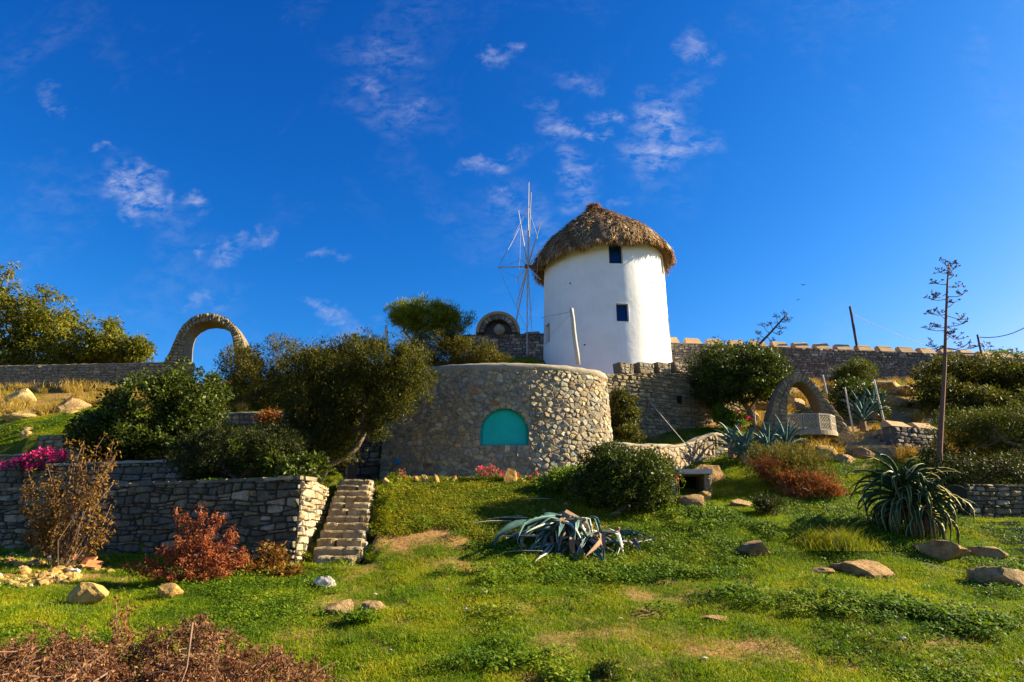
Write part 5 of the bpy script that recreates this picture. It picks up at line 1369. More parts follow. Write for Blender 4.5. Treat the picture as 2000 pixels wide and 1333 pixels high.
plant('shade_bush', 'almost black leaf mass added as the deep shade below the juniper at the right edge', 'bush', base_at(1930, 950, 18.6), [(1850, 925, 19, 34, 28, .6), (1905, 922, 18.8, 44, 30, .7), (1965, 922, 18.6, 44, 28, .7), (2040, 915, 18.6, 50, 34, .7), (1820, 900, 20, 26, 26, .6)], 9000, .06, M['l_dark'], clump=.17, per=40, shell=.5, aspect=.3, seed=26, tr=.03)  # added bush; its dark leaf colour stands for shade under the juniper
# --- orange and green heath on the slope
plant('rusty_shrub', 'feathery green and rust coloured shrub on the grassy slope below the balcony', 'bush', base_at(1540, 960, 19.3), [(1530, 900, 19.6, 60, 30, .9), (1590, 915, 19.6, 32, 28, .7), (1490, 900, 19.8, 30, 22, .6), (1540, 925, 19.2, 55, 26, .8)], 11000, .075, M['l_heath'], clump=.16, per=40, shell=.4, aspect=.12, seed=24, up=1.2, tr=.02, nbr=10, twigs=100)
plant('rusty_growth', 'rust red dry growth spreading downhill from the feathery shrub', 'bush', base_at(1560, 965, 18.6), [(1500, 915, 18.9, 30, 20, .4), (1545, 938, 18.7, 40, 20, .5), (1590, 945, 18.4, 34, 20, .5), (1560, 965, 18.2, 26, 12, .4), (1625, 960, 18.0, 24, 14, .3)], 5200, .06, M['l_orange'], clump=.14, per=24, shell=.1, aspect=.3, seed=25, up=.8, tr=.015, nbr=14, twigs=160)

# --- dead red shrub, autumn vine, brush pile
def spiky(name, label, cat, base, spikes, mat, leaf, n, seed, twig='twig', rad=.09, droop=.5, tr=.02):
    """branches with leaves hanging along them; spikes = list of end points (px,py,Y)"""
    r = np.random.default_rng(seed); rr = random.Random(seed); root = empty(name, tuple(base), label, cat); P = []; B = Vector(base); mb = MB()
    for i, (px, py, Y) in enumerate(spikes):
        e = at(px, py, Y); s = B + Vector((rr.uniform(-.25, .25), rr.uniform(-.2, .2), .0)); pts = wobble(s, e, 5, .05, rr)
        if i < 40: limb(pts, tr, .005, M[twig], root, 'branch', 5)
        else: mb.tube(pts, [tr - (tr - .004) * k / 5 for k in range(6)], 4)
        m = n // len(spikes); t = r.uniform(.38, 1.03, m) ** .8; q = np.array([tuple(p) for p in pts]); tt = np.clip(t, 0, .9999) * 5; k = tt.astype(int); f = (tt - k)[:, None]
        P.append(q[k] * (1 - f) + q[np.minimum(k + 1, 5)] * f + unit(m, r) * (rad * r.uniform(.2, 1.2, m) * (1.15 - t * .5))[:, None])
    P = np.concatenate(P); leaves_mesh('leaves', P, leaf, mat, root, r, .38, np.clip(r.normal(.5, .22, len(P)), 0, 1), None, 1, droop)['kind'] = 'stuff'
    if mb.v: mb.build('twigs', M[twig], root)['kind'] = 'stuff'
    return root
rr = random.Random(3)
Yd = 13.2
sp = [(346, 994, Yd), (362, 1008, Yd), (392, 986, Yd), (398, 1005, Yd), (378, 1018, Yd), (425, 1005, Yd), (438, 1008, Yd), (350, 1050, Yd - .2), (452, 1035, Yd), (458, 1045, Yd), (478, 1075, Yd - .1), (485, 1090, Yd - .2), (470, 1098, Yd - .3), (310, 1075, Yd - .3), (325, 1070, Yd - .3), (290, 1090, Yd - .3), (265, 1100, Yd - .3), (345, 1065, Yd - .4), (300, 1118, Yd - .6), (330, 1125, Yd - .6), (370, 1120, Yd - .6), (400, 1128, Yd - .6), (430, 1110, Yd - .5), (445, 1118, Yd - .5), (415, 1030, Yd - .2), (400, 1045, Yd - .3), (375, 1055, Yd - .3), (430, 1060, Yd - .2), (410, 1075, Yd - .4), (385, 1085, Yd - .5), (440, 1085, Yd - .4), (355, 1095, Yd - .6), (278, 1108, Yd - .4), (240, 1104, Yd - .3)]
spiky('dead_red_shrub', 'dead shrub with rust red leaves in front of the dark stone wall', 'bush', base_at(385, 1128, Yd, .05), sp, M['l_red'], .06, 6500, 5, rad=.14, droop=.7, tr=.016)
sp = []
for k in range(40):
    sp.append((rr.uniform(40, 225), rr.choice((rr.uniform(855, 960), rr.uniform(940, 1060))), rr.uniform(13.9, 14.4)))
sp += [(222, 858, 14.0), (228, 880, 14.0), (215, 905, 14.0), (135, 862, 14.1), (190, 870, 14.0), (205, 850, 14.1), (160, 895, 14.1), (110, 1060, 14), (150, 1065, 14)]
spiky('autumn_shrub', 'sparse autumn shrub with golden brown leaves and bare stems before the dark wall', 'bush', base_at(118, 1078, 14.0, .05), sp, M['l_autumn'], .085, 3900, 6, rad=.17, droop=.3, tr=.006, twig='twig')
def brush_pile():
    base = G(280, 1330, 4); root = empty('dead_brush_pile', tuple(base), 'large heap of cut dead brown branches across the bottom left corner', 'brush pile')
    r = np.random.default_rng(77); q = random.Random(77)
    top = [(-150, 1220), (0, 1245), (60, 1235), (110, 1218), (150, 1205), (190, 1232), (230, 1245), (290, 1238), (345, 1205), (400, 1192), (430, 1222), (480, 1245), (540, 1255), (590, 1282), (625, 1310), (660, 1340)]
    tx = [t[0] for t in top]; ty = [t[1] for t in top]
    P = []; Dd = []; mb = MB(); nb = 0
    for k in range(1250):
        px = q.uniform(-160, 640); yt = np.interp(px, tx, ty); f = q.random() ** .8; py = yt + f * (1420 - yt)
        Y = 8.3 - f * 2.6 + q.uniform(-.3, .3); e = at(px, py, max(5.0, Y))
        d = Vector((q.gauss(.15, .6), q.gauss(0, .5), q.gauss(.55, .4))).normalized(); L_ = q.uniform(.2, .5); s = e - d * L_
        if k % 14 == 0 and nb < 40: limb(wobble(s - d * .35, e, 4, .07, q), .011, .004, M['twig'], root, 'branch', 5); nb += 1
        else: mb.tube(wobble(s, e, 3, .07, q), [.006, .005, .004, .002], 3, caps=False, tint=q.random())
        m = 62; t = r.uniform(.1, 1.05, m)[:, None]; P.append(np.array(s) + (np.array(e) - np.array(s)) * t + unit(m, r) * (.055 * r.uniform(.2, 1.3, m))[:, None]); Dd.append(np.tile(np.array(d) * .5, (m, 1)))
    P = np.concatenate(P); leaves_mesh('dead_leaves', P, .046, M['l_brown'], root, r, .32, np.clip(r.normal(.45, .25, len(P)), 0, 1), np.concatenate(Dd), 1, .7)['kind'] = 'stuff'
    mb.build('twigs', M['twig'], root)['kind'] = 'stuff'
brush_pile()
spiky('dead_sprig', 'upright rust brown dead sprig behind the brush pile beside the flat pale stone', 'bush', base_at(235, 1245, 9.6, .02), [(228, 1165, 9.5), (250, 1178, 9.5), (238, 1190, 9.4), (215, 1213, 9.4), (262, 1185, 9.6), (248, 1225, 9.3), (262, 1240, 9.2), (232, 1235, 9.2)], M['l_orange'], .045, 420, 9, rad=.05, tr=.008)
plant('low_weeds', 'low leafy weeds at the foot of the dark wall left of the stairs', 'weeds', base_at(520, 1120, 13.8), [(490, 1110, 13.7, 42, 18, .3), (535, 1095, 13.9, 26, 26, .25), (560, 1120, 13.6, 30, 12, .3)], 1900, .06, M['l_autumn'], clump=.13, per=20, shell=.1, aspect=.5, seed=33, tr=.01, nbr=5)

# --- flowers
def flower_bush(label, pts, leafmat, petal, seed, Y, size=.05, name='geranium', cat='flowers', n=26, rad=.10):
    b = base_at(sum(p[0] for p in pts) / len(pts), 945, Y); r = np.random.default_rng(seed); root = empty(name, tuple(b), label, cat)
    W = [tuple(at(p[0], p[1], Y + r.uniform(-.15, .15))) for p in pts]
    G_ = np.array([(w[0], w[1] + .05, w[2] - .10) for w in W]); ci = r.integers(0, len(G_), 34 * len(G_)); P = G_[ci] + unit(len(ci), r) * .16 * np.array([1.2, 1, .9]); leaves_mesh('leaves', P, .06, leafmat, root, r, .6, None)
    flowers(root, W, size, petal, n, rad, seed + 1, 'petals')
    for w in W[:8]: limb([Vector((b[0] + (w[0] - b[0]) * .8, b[1], max(b[2], w[2] - .5))), Vector(w)], .008, .005, M['twig'], root, 'stem', 4)
    return root
flower_bush('cluster of pink geraniums below the turquoise window', [(940, 914), (950, 918), (960, 912), (968, 920), (976, 924), (984, 927), (946, 926), (958, 927), (936, 920)], M['l_green'], M['petal_red'], 41, 19.5)
flower_bush('few red geraniums at the right part of the round building base', [(1011, 928), (1035, 930), (1050, 922), (1049, 928), (1043, 940)], M['l_green'], M['petal_red'], 42, 19.4, rad=.06, n=14)
flower_bush('single pink geranium near the upright stones left of the round building', [(784, 921), (787, 925), (790, 932)], M['l_green'], M['petal_pink'], 43, 19.6, rad=.06, n=14)
bb = flower_bush('magenta bougainvillea spilling over the pale ledge at the left edge', [(10, 908), (28, 906), (36, 902), (48, 898), (56, 893), (62, 902), (68, 888), (80, 884), (88, 886), (98, 882), (104, 886), (102, 892), (120, 886), (122, 894), (76, 905), (60, 912), (82, 908), (50, 908)], M['l_gloss'], M['petal_pink'], 44, 19.7, .08, 'bougainvillea', 'bougainvillea', 40, .14)
flower_bush('red berries of a sprig beside the grill box opening', [(1321, 930), (1318, 925), (1325, 937)], M['l_green'], M['petal_red'], 45, 18.0, rad=.04, n=8, name='red_sprig', cat='sprig')

# ------------------------------------------------------------------ agaves
def agave_leaf(parent, base, az, el, L_, w, droop, mats, r, twist=0, fold=.35, mi_edge=1, ground=None, thick=.018, prof='agave', kink=0):
    n = 9; kk_ = r.randint(2, 6); d = Vector((math.cos(az) * math.cos(el), math.sin(az) * math.cos(el), math.sin(el))); p = Vector(base); V = []; e = el
    for k in range(n + 1):
        t = k / n; ww = w * ((.55 + .9 * t) if t < .4 else (.91 * (1 - ((t - .4) / .6) ** 1.7))) if prof in ('agave', 'striped') else w * (1 - t ** 2 * .9)
        ww = max(ww, .004)
        hd = Vector((math.cos(az), math.sin(az), 0)); fw = hd * math.cos(e) + Vector((0, 0, 1)) * math.sin(e); nrm = -hd * math.sin(e) + Vector((0, 0, 1)) * math.cos(e); sd_ = fw.cross(nrm)
        tw = twist * t; sd2 = sd_ * math.cos(tw) + nrm * math.sin(tw); nr2 = nrm * math.cos(tw) - sd_ * math.sin(tw)
        f = fold * ww; th = thick * (1 - t * .8)
        for s, q in ((-1, f), (-.68, f * .45), (0, 0), (.68, f * .45), (1, f)): V.append(p + sd2 * ww * s * .5 + nr2 * q)
        for s, q in ((.6, f * .3 - th * .7), (0, -th), (-.6, f * .3 - th * .7)): V.append(p + sd2 * ww * s * .5 + nr2 * q)
        if k < n:
            if kink and k == kk_: az += r.gauss(0, kink); e -= abs(r.gauss(0, kink))
            p = p + fw * L_ / n; e -= droop * (.4 + 1.6 * t) / n; e = max(e, -1.75)
            if ground is not None:
                g = ground(p.x, p.y) + .02
                if p.z < g: p.z = g; e = max(e, -.1)
    m = 8; Fc = []; fm = []
    for k in range(n):
        for j in range(m): Fc.append((k * m + j, k * m + (j + 1) % m, (k + 1) * m + (j + 1) % m, (k + 1) * m + j)); fm.append(mi_edge if j in ((0, 3) if prof == 'striped' else (0, 3, 4, 7)) else 0)
    Fc.append(tuple(range(m))[::-1]); fm.append(0); Fc.append(tuple(n * m + j for j in range(m))); fm.append(0)
    return mesh('leaf', V, Fc, mats, parent, tint=r.random(), fmat=fm, smooth=True)

def agave(name, label, base, n, L_, w, mats, seed, droop=1.4, spread=1.0, emin=.1, azr=(0, 2 * math.pi), mi=1, ground=None, dead=0):
    r = random.Random(seed); root = empty(name, tuple(base), label, 'agave')
    mb = MB(); mb.tube([Vector(base) - Vector((0, 0, .2)), Vector(base) + Vector((0, 0, .35))], [.16, .09], 8); mb.build('stem', M['agave_dead'], root)
    for k in range(n):
        t = k / n; az = k * 2.39996 + r.uniform(-.2, .2); el = emin + (1.35 - emin) * (t ** 1.0) + r.uniform(-.12, .12); ll = L_ * r.uniform(.75, 1.15) * (1 - .25 * abs(t - .5))
        mm = [M['agave_dead'], M['agave_dead']] if k < dead else mats
        agave_leaf(root, Vector(base) + Vector((0, 0, .1 + .3 * t)), az, el, ll, w * r.uniform(.8, 1.15), droop * r.uniform(.4, 1.5) * (1.2 - .5 * t), mm, r, r.uniform(-.5, .5), .35, mi, ground, prof='striped')
    return root
gnd = lambda x, y: zg(x, y)
Bg = at(1768, 985, 15.6)
agave('striped_agave', 'huge drooping agave with yellow striped leaves on the right slope', (Bg.x, Bg.y, Bg.z - .15), 120, 1.42, .125, [M['agave_green'], M['agave_margin']], 51, droop=2.9, emin=-.55, dead=10)
Bg2 = at(1815, 1010, 15.2)
agave('striped_agave', 'lower sprawling part of the striped agave leaning over the dark rock', (Bg2.x, Bg2.y, Bg2.z - .1), 44, 1.15, .11, [M['agave_green'], M['agave_margin']], 52, droop=2.4, emin=-.4)
for i, (px, py, Y, n_, L_, lab) in enumerate([(1455, 885, 21.6, 26, 1.05, 'blue agave rosette at the left of the row before the balcony'), (1500, 882, 22.0, 24, 1.1, 'middle blue agave of the row before the balcony'), (1535, 876, 22.6, 22, 1.2, 'upright blue agave directly under the balcony arch'), (1428, 868, 22.3, 14, .8, 'small blue agave beside the shaded wall')]):
    b = at(px, py, Y); agave('blue_agave', lab, (b.x, b.y, b.z - .25), n_, L_, .13, [M['agave'], M['agave']], 60 + i, droop=.7, emin=.35, mi=0)
for i, (px, py, Y, lab) in enumerate([(1685, 822, 25.4, 'dark blue agave between the two leaning stakes'), (1705, 800, 26.4, 'upper dark blue agave behind the right stake')]):
    b = at(px, py, Y); agave('blue_agave', lab, (b.x, b.y, b.z - .2), 26, 1.1, .14, [M['agave'], M['agave_green']], 70 + i, droop=.5, emin=.3, mi=1)

def fallen_agave():
    r = random.Random(8); c = G(1090, 1062); root = empty('uprooted_agave', tuple(c), 'heap of collapsed blue green agave leaves lying on the open slope', 'agave')
    C0 = at(1098, 1008, c.y + .3)
    mats = [M['agave'], M['agave_pale_lit']]
    mb = MB(); mb.tube([Vector((C0.x - .5, C0.y + .3, C0.z - .25)), Vector((C0.x + .1, C0.y, C0.z - .06)), Vector((C0.x + .6, C0.y - .2, C0.z - .3))], [.14, .20, .12], 9); mb.build('stem', M['agave_dead'], root)
    for k in range(96):
        front = k < 74
        az = r.gauss(-1.6, .8) if front else r.uniform(-3.6, .5)
        cl_ = r.choice(((0, 0, 0), (0, 0, 0), (.75, -.15, -.28), (-.5, .1, -.10), (.35, -.5, -.35))); b = Vector((C0.x + cl_[0] + r.gauss(0, .22), C0.y + cl_[1] + r.gauss(0, .16), C0.z + cl_[2] - r.uniform(.0, .2)))
        el = r.uniform(-.6, .15); dead = r.random() < .12
        mm = [M['agave_dead'], M['agave_dead']] if dead else mats
        agave_leaf(root, b, az, el, r.uniform(.7, 1.6), r.uniform(.11, .20), r.choice((.1, .3, .6, 1.4)), mm, r, r.uniform(-2.4, 2.4), .30, 1 if r.random() < .45 else 0, gnd, .022, kink=.7)
    # long thin blades lying out to the left, shards to the right
    for (x0, y0, x1, y1, w_) in ((1020, 1020, 935, 1000, .05), (1010, 1024, 937, 1003, .04), (1030, 1022, 938, 1026, .07), (1000, 1030, 915, 1038, .04), (1060, 1090, 962, 1084, .03), (1235, 1062, 1300, 1078, .05), (1075, 985, 1015, 990, .05)):
        a = G(x0, y0); b = G(x1, y1); d = b - a; agave_leaf(root, a + Vector((0, 0, .12)), math.atan2(d.y, d.x), .02, d.length, w_, .25, mats if x1 < 1100 else [M['agave_dead']] * 2, r, r.uniform(-.4, .4), .3, 1, gnd, .012)
    for (x0, y0, x1, y1, w_) in ((1090, 1058, 1042, 1108, .15), (1105, 1060, 1128, 1106, .12), (1150, 1050, 1200, 1090, .14), (1120, 1040, 1115, 1090, .12), (1070, 1050, 1050, 1085, .13)):
        a = at(x0, y0, c.y - .05); a.z += .02; b = G(x1, y1); d = b - a; agave_leaf(root, a, math.atan2(d.y, d.x), math.asin(max(-1, min(1, d.z / d.length))), d.length, w_, .3, mats, r, r.uniform(-.8, .8), .4, 1, gnd, .02)
    for x0, y0 in ((1027, 1076), (1060, 1006), (1101, 992), (1200, 1042), (1205, 1050), (1235, 1070)):
        p = G(x0, y0); mb = MB(); d = Vector((r.uniform(-.1, .1), -.08, .12)); mb.tube([p - d * .3, p + d * .6, p + d * 1.0], [.05, .06, .03], 6); mb.build('dry_stub', M['agave_dead'], root)
fallen_agave()
p = G(1180, 1018); q = G(1228, 1003) + Vector((0, 0, .15)); mb = MB(); mb.tube([p, (p + q) / 2, q], [.05, .07, .075], 9); o = mb.build('cut_log', M['old_wood'], None, loc=tuple(p)); tag(o, 'short cut agave log lying under the round bush', 'log')
p = G(1238, 1058); q = G(1290, 1074); mb = MB(); mb.tube([p + Vector((0, 0, .06)), (p + q) / 2 + Vector((0, 0, .05)), q + Vector((0, 0, .03))], [.02, .035, .008], 6); o = mb.build('dry_stalk', M['bark'], None, loc=tuple(p)); tag(o, 'dark dry stalk lying right of the collapsed agave', 'stalk')

# flower stalks of agaves
def stalk(label, pts, radii, branches, mat='dark_pole', name='agave_flower_stalk', br=.012, mat2=None, sz=.07):
    root = empty(name, tuple(pts[0]), label, 'flower stalk'); limb([Vector(p) for p in pts], radii[0], radii[1], M[mat], root, 'stem')
    r = np.random.default_rng(3)
    for a, b in branches:
        a = Vector(a); b = Vector(b); m = (a + b) / 2 + Vector((0, 0, -.06 * (b - a).length)); o = limb([a, m, b], br, br * .7, M[mat2 or mat], root, 'branch', 4)
        mb = MB(); rr_ = random.Random(int(b.x * 100) + int(b.z * 77))
        for k in range(6):
            d = Vector((rr_.gauss(0, 1) + (b.x - a.x) * .5, rr_.gauss(0, .6), rr_.uniform(.1, .9))).normalized(); s = a + (b - a) * rr_.uniform(.72, 1.0); e = s + d * rr_.uniform(.10, .24); mb.tube([s, e], [.009, .006], 3)
            for _ in range(4):
                d2 = Vector((rr_.gauss(0, 1), rr_.gauss(0, 1), rr_.gauss(.6, .6))).normalized() * sz * rr_.uniform(.5, 1); mb.tube([e - d2 * .2, e + d2], [.007, .014], 3)
        mb.build('seed_cluster', M[mat2 or mat], o)
    return root
Yk = 19.0
A = lambda x, y: at(x, y, Yk)
tb = base_at(1830, 925, Yk)
brs = [((1852, 525), (1862, 514)), ((1852, 528), (1846, 515)), ((1852, 540), (1862, 525)), ((1850, 534), (1834, 532)), ((1851, 546), (1864, 538)), ((1849, 556), (1827, 554)), ((1849, 560), (1876, 560)), ((1848, 575), (1820, 583)), ((1850, 580), (1884, 576)), ((1848, 585), (1818, 586)), ((1849, 602), (1865, 590)), ((1847, 615), (1816, 613)), ((1850, 617), (1882, 625)), ((1847, 625), (1832, 610)), ((1849, 638), (1884, 632)), ((1846, 640), (1832, 640)), ((1847, 646), (1812, 644)), ((1849, 650), (1862, 650)), ((1850, 655), (1873, 664)), ((1846, 675), (1817, 678)), ((1848, 680), (1884, 678)), ((1848, 682), (1902, 680)), ((1847, 672), (1830, 685)), ((1848, 665), (1858, 652))]
stalk('very tall slender agave flower stalk with tiered branches on the right', [Vector(tb), A(1835, 880), A(1840, 800), A(1845, 720), A(1847, 640), A(1850, 560), A(1853, 515)], (.085, .018), [(A(*a), at(*b, Yk + rnd.uniform(-.4, .4))) for a, b in brs], mat='stalk_brown')
Yk2 = 35.0
A2 = lambda x, y: at(x, y, Yk2)
stalk('dark agave flower stalk leaning right above the battlement wall', [A2(1470, 690), A2(1480, 676), A2(1505, 650), A2(1530, 622), A2(1540, 613)], (.08, .03),
      [(A2(1495, 662), A2(1481, 652)), (A2(1503, 652), A2(1490, 636)), (A2(1510, 645), A2(1505, 632)), (A2(1519, 635), A2(1517, 619)), (A2(1508, 648), A2(1524, 655)), (A2(1516, 640), A2(1527, 643)), (A2(1499, 658), A2(1507, 668)), (A2(1524, 628), A2(1534, 630)), (A2(1532, 620), A2(1532, 615)), (A2(1535, 618), A2(1540, 626)), (A2(1488, 670), A2(1478, 668))], br=.02, sz=.16)

# ------------------------------------------------------------------ rocks
def rock(name, label, px, py, w, h, dpt, mat, seed, cat='rock', sink=.35, tilt=0, yaw=0, Y=None, cuts=15, group=None, sub=3):
    """px, py: middle of the foot of the stone; w, h: size in picture points; dpt: depth as a share of the width"""
    g = G(px, py) if Y is None else at(px, py, Y); s = g.y / F; W_ = w * s; H_ = h * s / (1 - sink * .6); D_ = W_ * dpt
    r = random.Random(seed); bm = bmesh.new(); bmesh.ops.create_icosphere(bm, subdivisions=sub, radius=.5)
    for _ in range(cuts):
        n = Vector((r.gauss(0, 1), r.gauss(0, 1), r.gauss(.2, 1))).normalized(); c = r.uniform(.22, .40)
        for v in bm.verts:
            k = v.co.dot(n) - c
            if k > 0: v.co -= n * k * .92
    ext = [max(v.co[i] for v in bm.verts) - min(v.co[i] for v in bm.verts) for i in range(3)]
    for v in bm.verts:
        q = v.co * 6 + Vector((seed, 0, 0)); f = (value_noise(q.x + q.z, q.y - q.z * .7, 1.0, seed) - .5) * .05
        v.co += v.co.normalized() * float(f)
        v.co = Vector((v.co.x / ext[0] * W_, v.co.y / ext[1] * D_, v.co.z / ext[2] * H_ + H_ * (.5 - sink * .6)))
    bm.transform(Matrix.Rotation(tilt, 4, 'Y') @ Matrix.Rotation(yaw, 4, 'Z'))
    me = bpy.data.meshes.new(name); bm.to_mesh(me); bm.free(); me.materials.append(mat)
    a = me.attributes.new('tint', 'FLOAT', 'FACE'); a.data.foreach_set('value', np.full(len(me.polygons), r.random(), dtype=np.float32))
    o = bpy.data.objects.new(name, me); C.collection.objects.link(o); o.location = (g.x, g.y + D_ * .35, g.z); return tag(o, label, cat, group)
RK, YR, WR = M['rock'], M['yellow_rock'], M['white_rock']
rock('flat_stone', 'flat golden stone slab tilted toward the sun beside the rubble heap', 168, 1184, 72, 42, .7, YR, 1, 'stone', .15, R(-8))
rock('flat_stone', 'smaller golden stone right of the flat slab in the grass', 325, 1172, 46, 24, .7, YR, 2, 'stone', .2)
rock('white_stone', 'white knobbly stone on the grass below the foot of the stairs', 632, 1152, 40, 24, .8, WR, 3, 'stone', .15)
rock('boulder', 'left of two low brown rocks in the near grass', 657, 1208, 54, 30, .8, RK, 4)
rock('boulder', 'right of two low brown rocks in the near grass', 727, 1197, 48, 22, .8, RK, 5)
rock('boulder', 'brown rock with a dark hollow in the grass right of the collapsed agave', 1480, 1092, 66, 36, .8, RK, 6)
rock('rock_slab', 'long sloping brown rock slab set in the grass on the right', 1706, 1132, 122, 34, .75, RK, 7, 'rock', .45, R(17))
rock('boulder', 'dark brown rock at the right edge of the grass', 1965, 1150, 96, 42, .7, RK, 8)
rock('boulder', 'mossy boulder behind the grill box at the end of the pale wall', 1385, 946, 84, 44, .9, RK, 9)
rock('boulder', 'brown half buried boulder below the grill box', 1358, 998, 58, 28, .8, RK, 10)
rock('boulder', 'small pale stone at the corner under the grill box pier', 1378, 978, 30, 18, .8, YR, 11)
rock('boulder', 'low rock nearly hidden in grass in the middle of the right slope', 1450, 992, 44, 18, .8, RK, 12)
rock('boulder', 'low flat rock beside the long slab in the grass', 1612, 1122, 52, 12, .8, RK, 13)
rock('boulder', 'flat bare rock patch in the foreground grass', 1408, 1215, 74, 10, .8, RK, 14, sink=.5)
rock('boulder', 'broad dark boulder under the striped agave', 1865, 1098, 100, 40, .8, RK, 15)
rock('boulder', 'lower ribbed rock right of the boulder under the striped agave', 1935, 1095, 80, 26, .8, RK, 16)
rock('hillside_rock', 'pale wedge of rock below the balcony wall', 1612, 906, 44, 34, .7, YR, 17, 'rock', .25, R(15))
rock('hillside_rock', 'low rock to the right of the pale wedge below the balcony', 1650, 905, 46, 18, .8, RK, 18)
rock('hillside_rock', 'rounded rock at the foot of the balcony wall by the steps', 1690, 900, 40, 30, .8, RK, 19)
for i, (px, py, w, h, t, lab) in enumerate([(1738, 768, 60, 34, 18, 'uppermost long slab of the rocky outcrop under the battlement wall'), (1770, 775, 50, 26, 10, 'rounded rock right of the outcrop among the bushes'), (1755, 795, 66, 26, 14, 'middle slab of the rocky outcrop below the battlement wall'), (1730, 815, 60, 30, 10, 'lowest slab of the rocky outcrop near the right stake'), (1622, 768, 30, 22, 10, 'orange rock just right of the arch shoulder'), (1560, 800, 44, 30, 20, 'brown rock seen through the pointed arch'), (1500, 800, 56, 20, 0, 'pale ledge of rock seen under the spreading tree'), (1470, 825, 60, 24, 0, 'brown ledge of rock behind the tree trunk'), (1790, 765, 36, 18, 8, 'small rock under the battlement wall near the thicket'), (1555, 820, 40, 16, 10, 'low golden rock behind the balcony panels')]):
    rock('outcrop_rock', lab, px, py, w, h, .9, RK if i % 3 else YR, 30 + i, 'rock', .25, R(t))
for i, (px, py, w, h, t, lab) in enumerate([(30, 826, 66, 24, 4, 'smooth pale boulder on the green slope at the left edge'), (132, 806, 64, 34, -18, 'tilted brown slab on the upper left slope'), (25, 790, 70, 34, 0, 'broad boulder under the upper boundary wall at the left edge'), (45, 810, 50, 14, 0, 'thin ledge of rock between the two left boulders'), (135, 812, 30, 14, 0, 'small rock in front of the tilted slab'), (70, 830, 60, 8, 0, 'thin flat stone in the green slope'), (45, 855, 26, 16, 0, 'small hunched stone on the green slope'), (50, 845, 24, 12, 0, 'little stone above the hunched one'), (250, 730, 44, 14, 0, 'rock at the base of the boundary wall under the arch')]):
    rock('slope_rock', lab, px, py, w, h, .8, YR if i % 2 == 0 else RK, 50 + i, 'rock', .25, R(t), Y=None)
ps = [(754, 950, 15, 18, 'first upright pointed stone next to the head of the stairs'), (776, 946, 12, 12, 'small stone in the row of upright stones before the pink geranium'), (812, 948, 12, 20, 'second upright pointed stone of the row'), (830, 950, 16, 24, 'tallest upright stone in the left half of the row'), (851, 950, 14, 25, 'narrow upright stone beside the tallest one'), (887, 948, 14, 20, 'last upright stone of the row to the right'), (870, 946, 12, 12, 'low stone between two upright ones'), (997, 948, 30, 30, 'single knobby golden stone right of the pink geraniums'), (1075, 942, 15, 22, 'small upright stone near the low dark bush'), (1022, 947, 14, 12, 'little stone right of the knobby golden stone')]
for i, (px, py, w, h, lab) in enumerate(ps): rock('edging_stone', lab, px, py, w, h, .7, YR, 70 + i, 'stone', .2, R(rnd.uniform(-10, 10)), group='edging stones along the terrace')
pp = random.Random(31)
for k in range(26):
    px, py = pp.uniform(420, 1900), pp.uniform(1120, 1325); w = pp.uniform(5, 12)
    rock('pebble', 'small loose stone lying in the foreground grass', px, py, w, w * .6, .9, WR if k % 3 else RK, 200 + k, 'stone', .1, cuts=6, group='small loose stones in the grass', sub=1)
def rubble():
    base = G(110, 1125); root = empty('rubble_heap', tuple(base), 'heap of yellow rubble stones on the grass before the autumn shrub', 'rubble heap')
    r = random.Random(12); k = 0
    while k < 240:
        px = r.gauss(95, 75); py = r.uniform(1088, 1156)
        if px > 225 or px < -60: continue
        if py > 1150 - max(0, (px - 60)) * .15: continue
        g = G(px, py); s = r.choice((7, 8, 10, 12, 14, 18, 22)) / F * g.y
        bm = bmesh.new(); bmesh.ops.create_icosphere(bm, subdivisions=1, radius=.5)
        for v in bm.verts:
            v.co = Vector((v.co.x * r.uniform(.8, 1.2), v.co.y * r.uniform(.8, 1.2), v.co.z * r.uniform(.5, .9))) * s
        bm.transform(Matrix.Rotation(r.uniform(0, 6), 4, 'Z'))
        V = [tuple(v.co + g + Vector((0, 0, s * .12 + .0))) for v in bm.verts]; Fc = [tuple(v.index for v in f.verts) for f in bm.faces]; bm.free()
        mesh('stone', V, Fc, YR if r.random() < .93 else WR, root, tint=r.random()); k += 1
rubble()
for i, (px, py, w, h, t, lab) in enumerate([(155, 1104, 22, 3, 12, 'upper left piece of broken orange tile on the rubble heap'), (172, 1108, 24, 3, -6, 'middle piece of broken orange tile on the rubble heap'), (182, 1116, 26, 3, 8, 'lower right piece of broken orange tile on the rubble heap')]):
    g = G(px, py); s = g.y / F; mb = MB(); mb.box((0, 0, 0), (w * s, w * s * .7, .035), 0); o = mb.build('broken_tile', M['brick_orange'], None); o.location = g + Vector((0, 0, .12)); o.rotation_euler = (R(38), R(t), R(t * 2)); tag(o, lab, 'tile', 'broken orange tiles on the rubble heap')

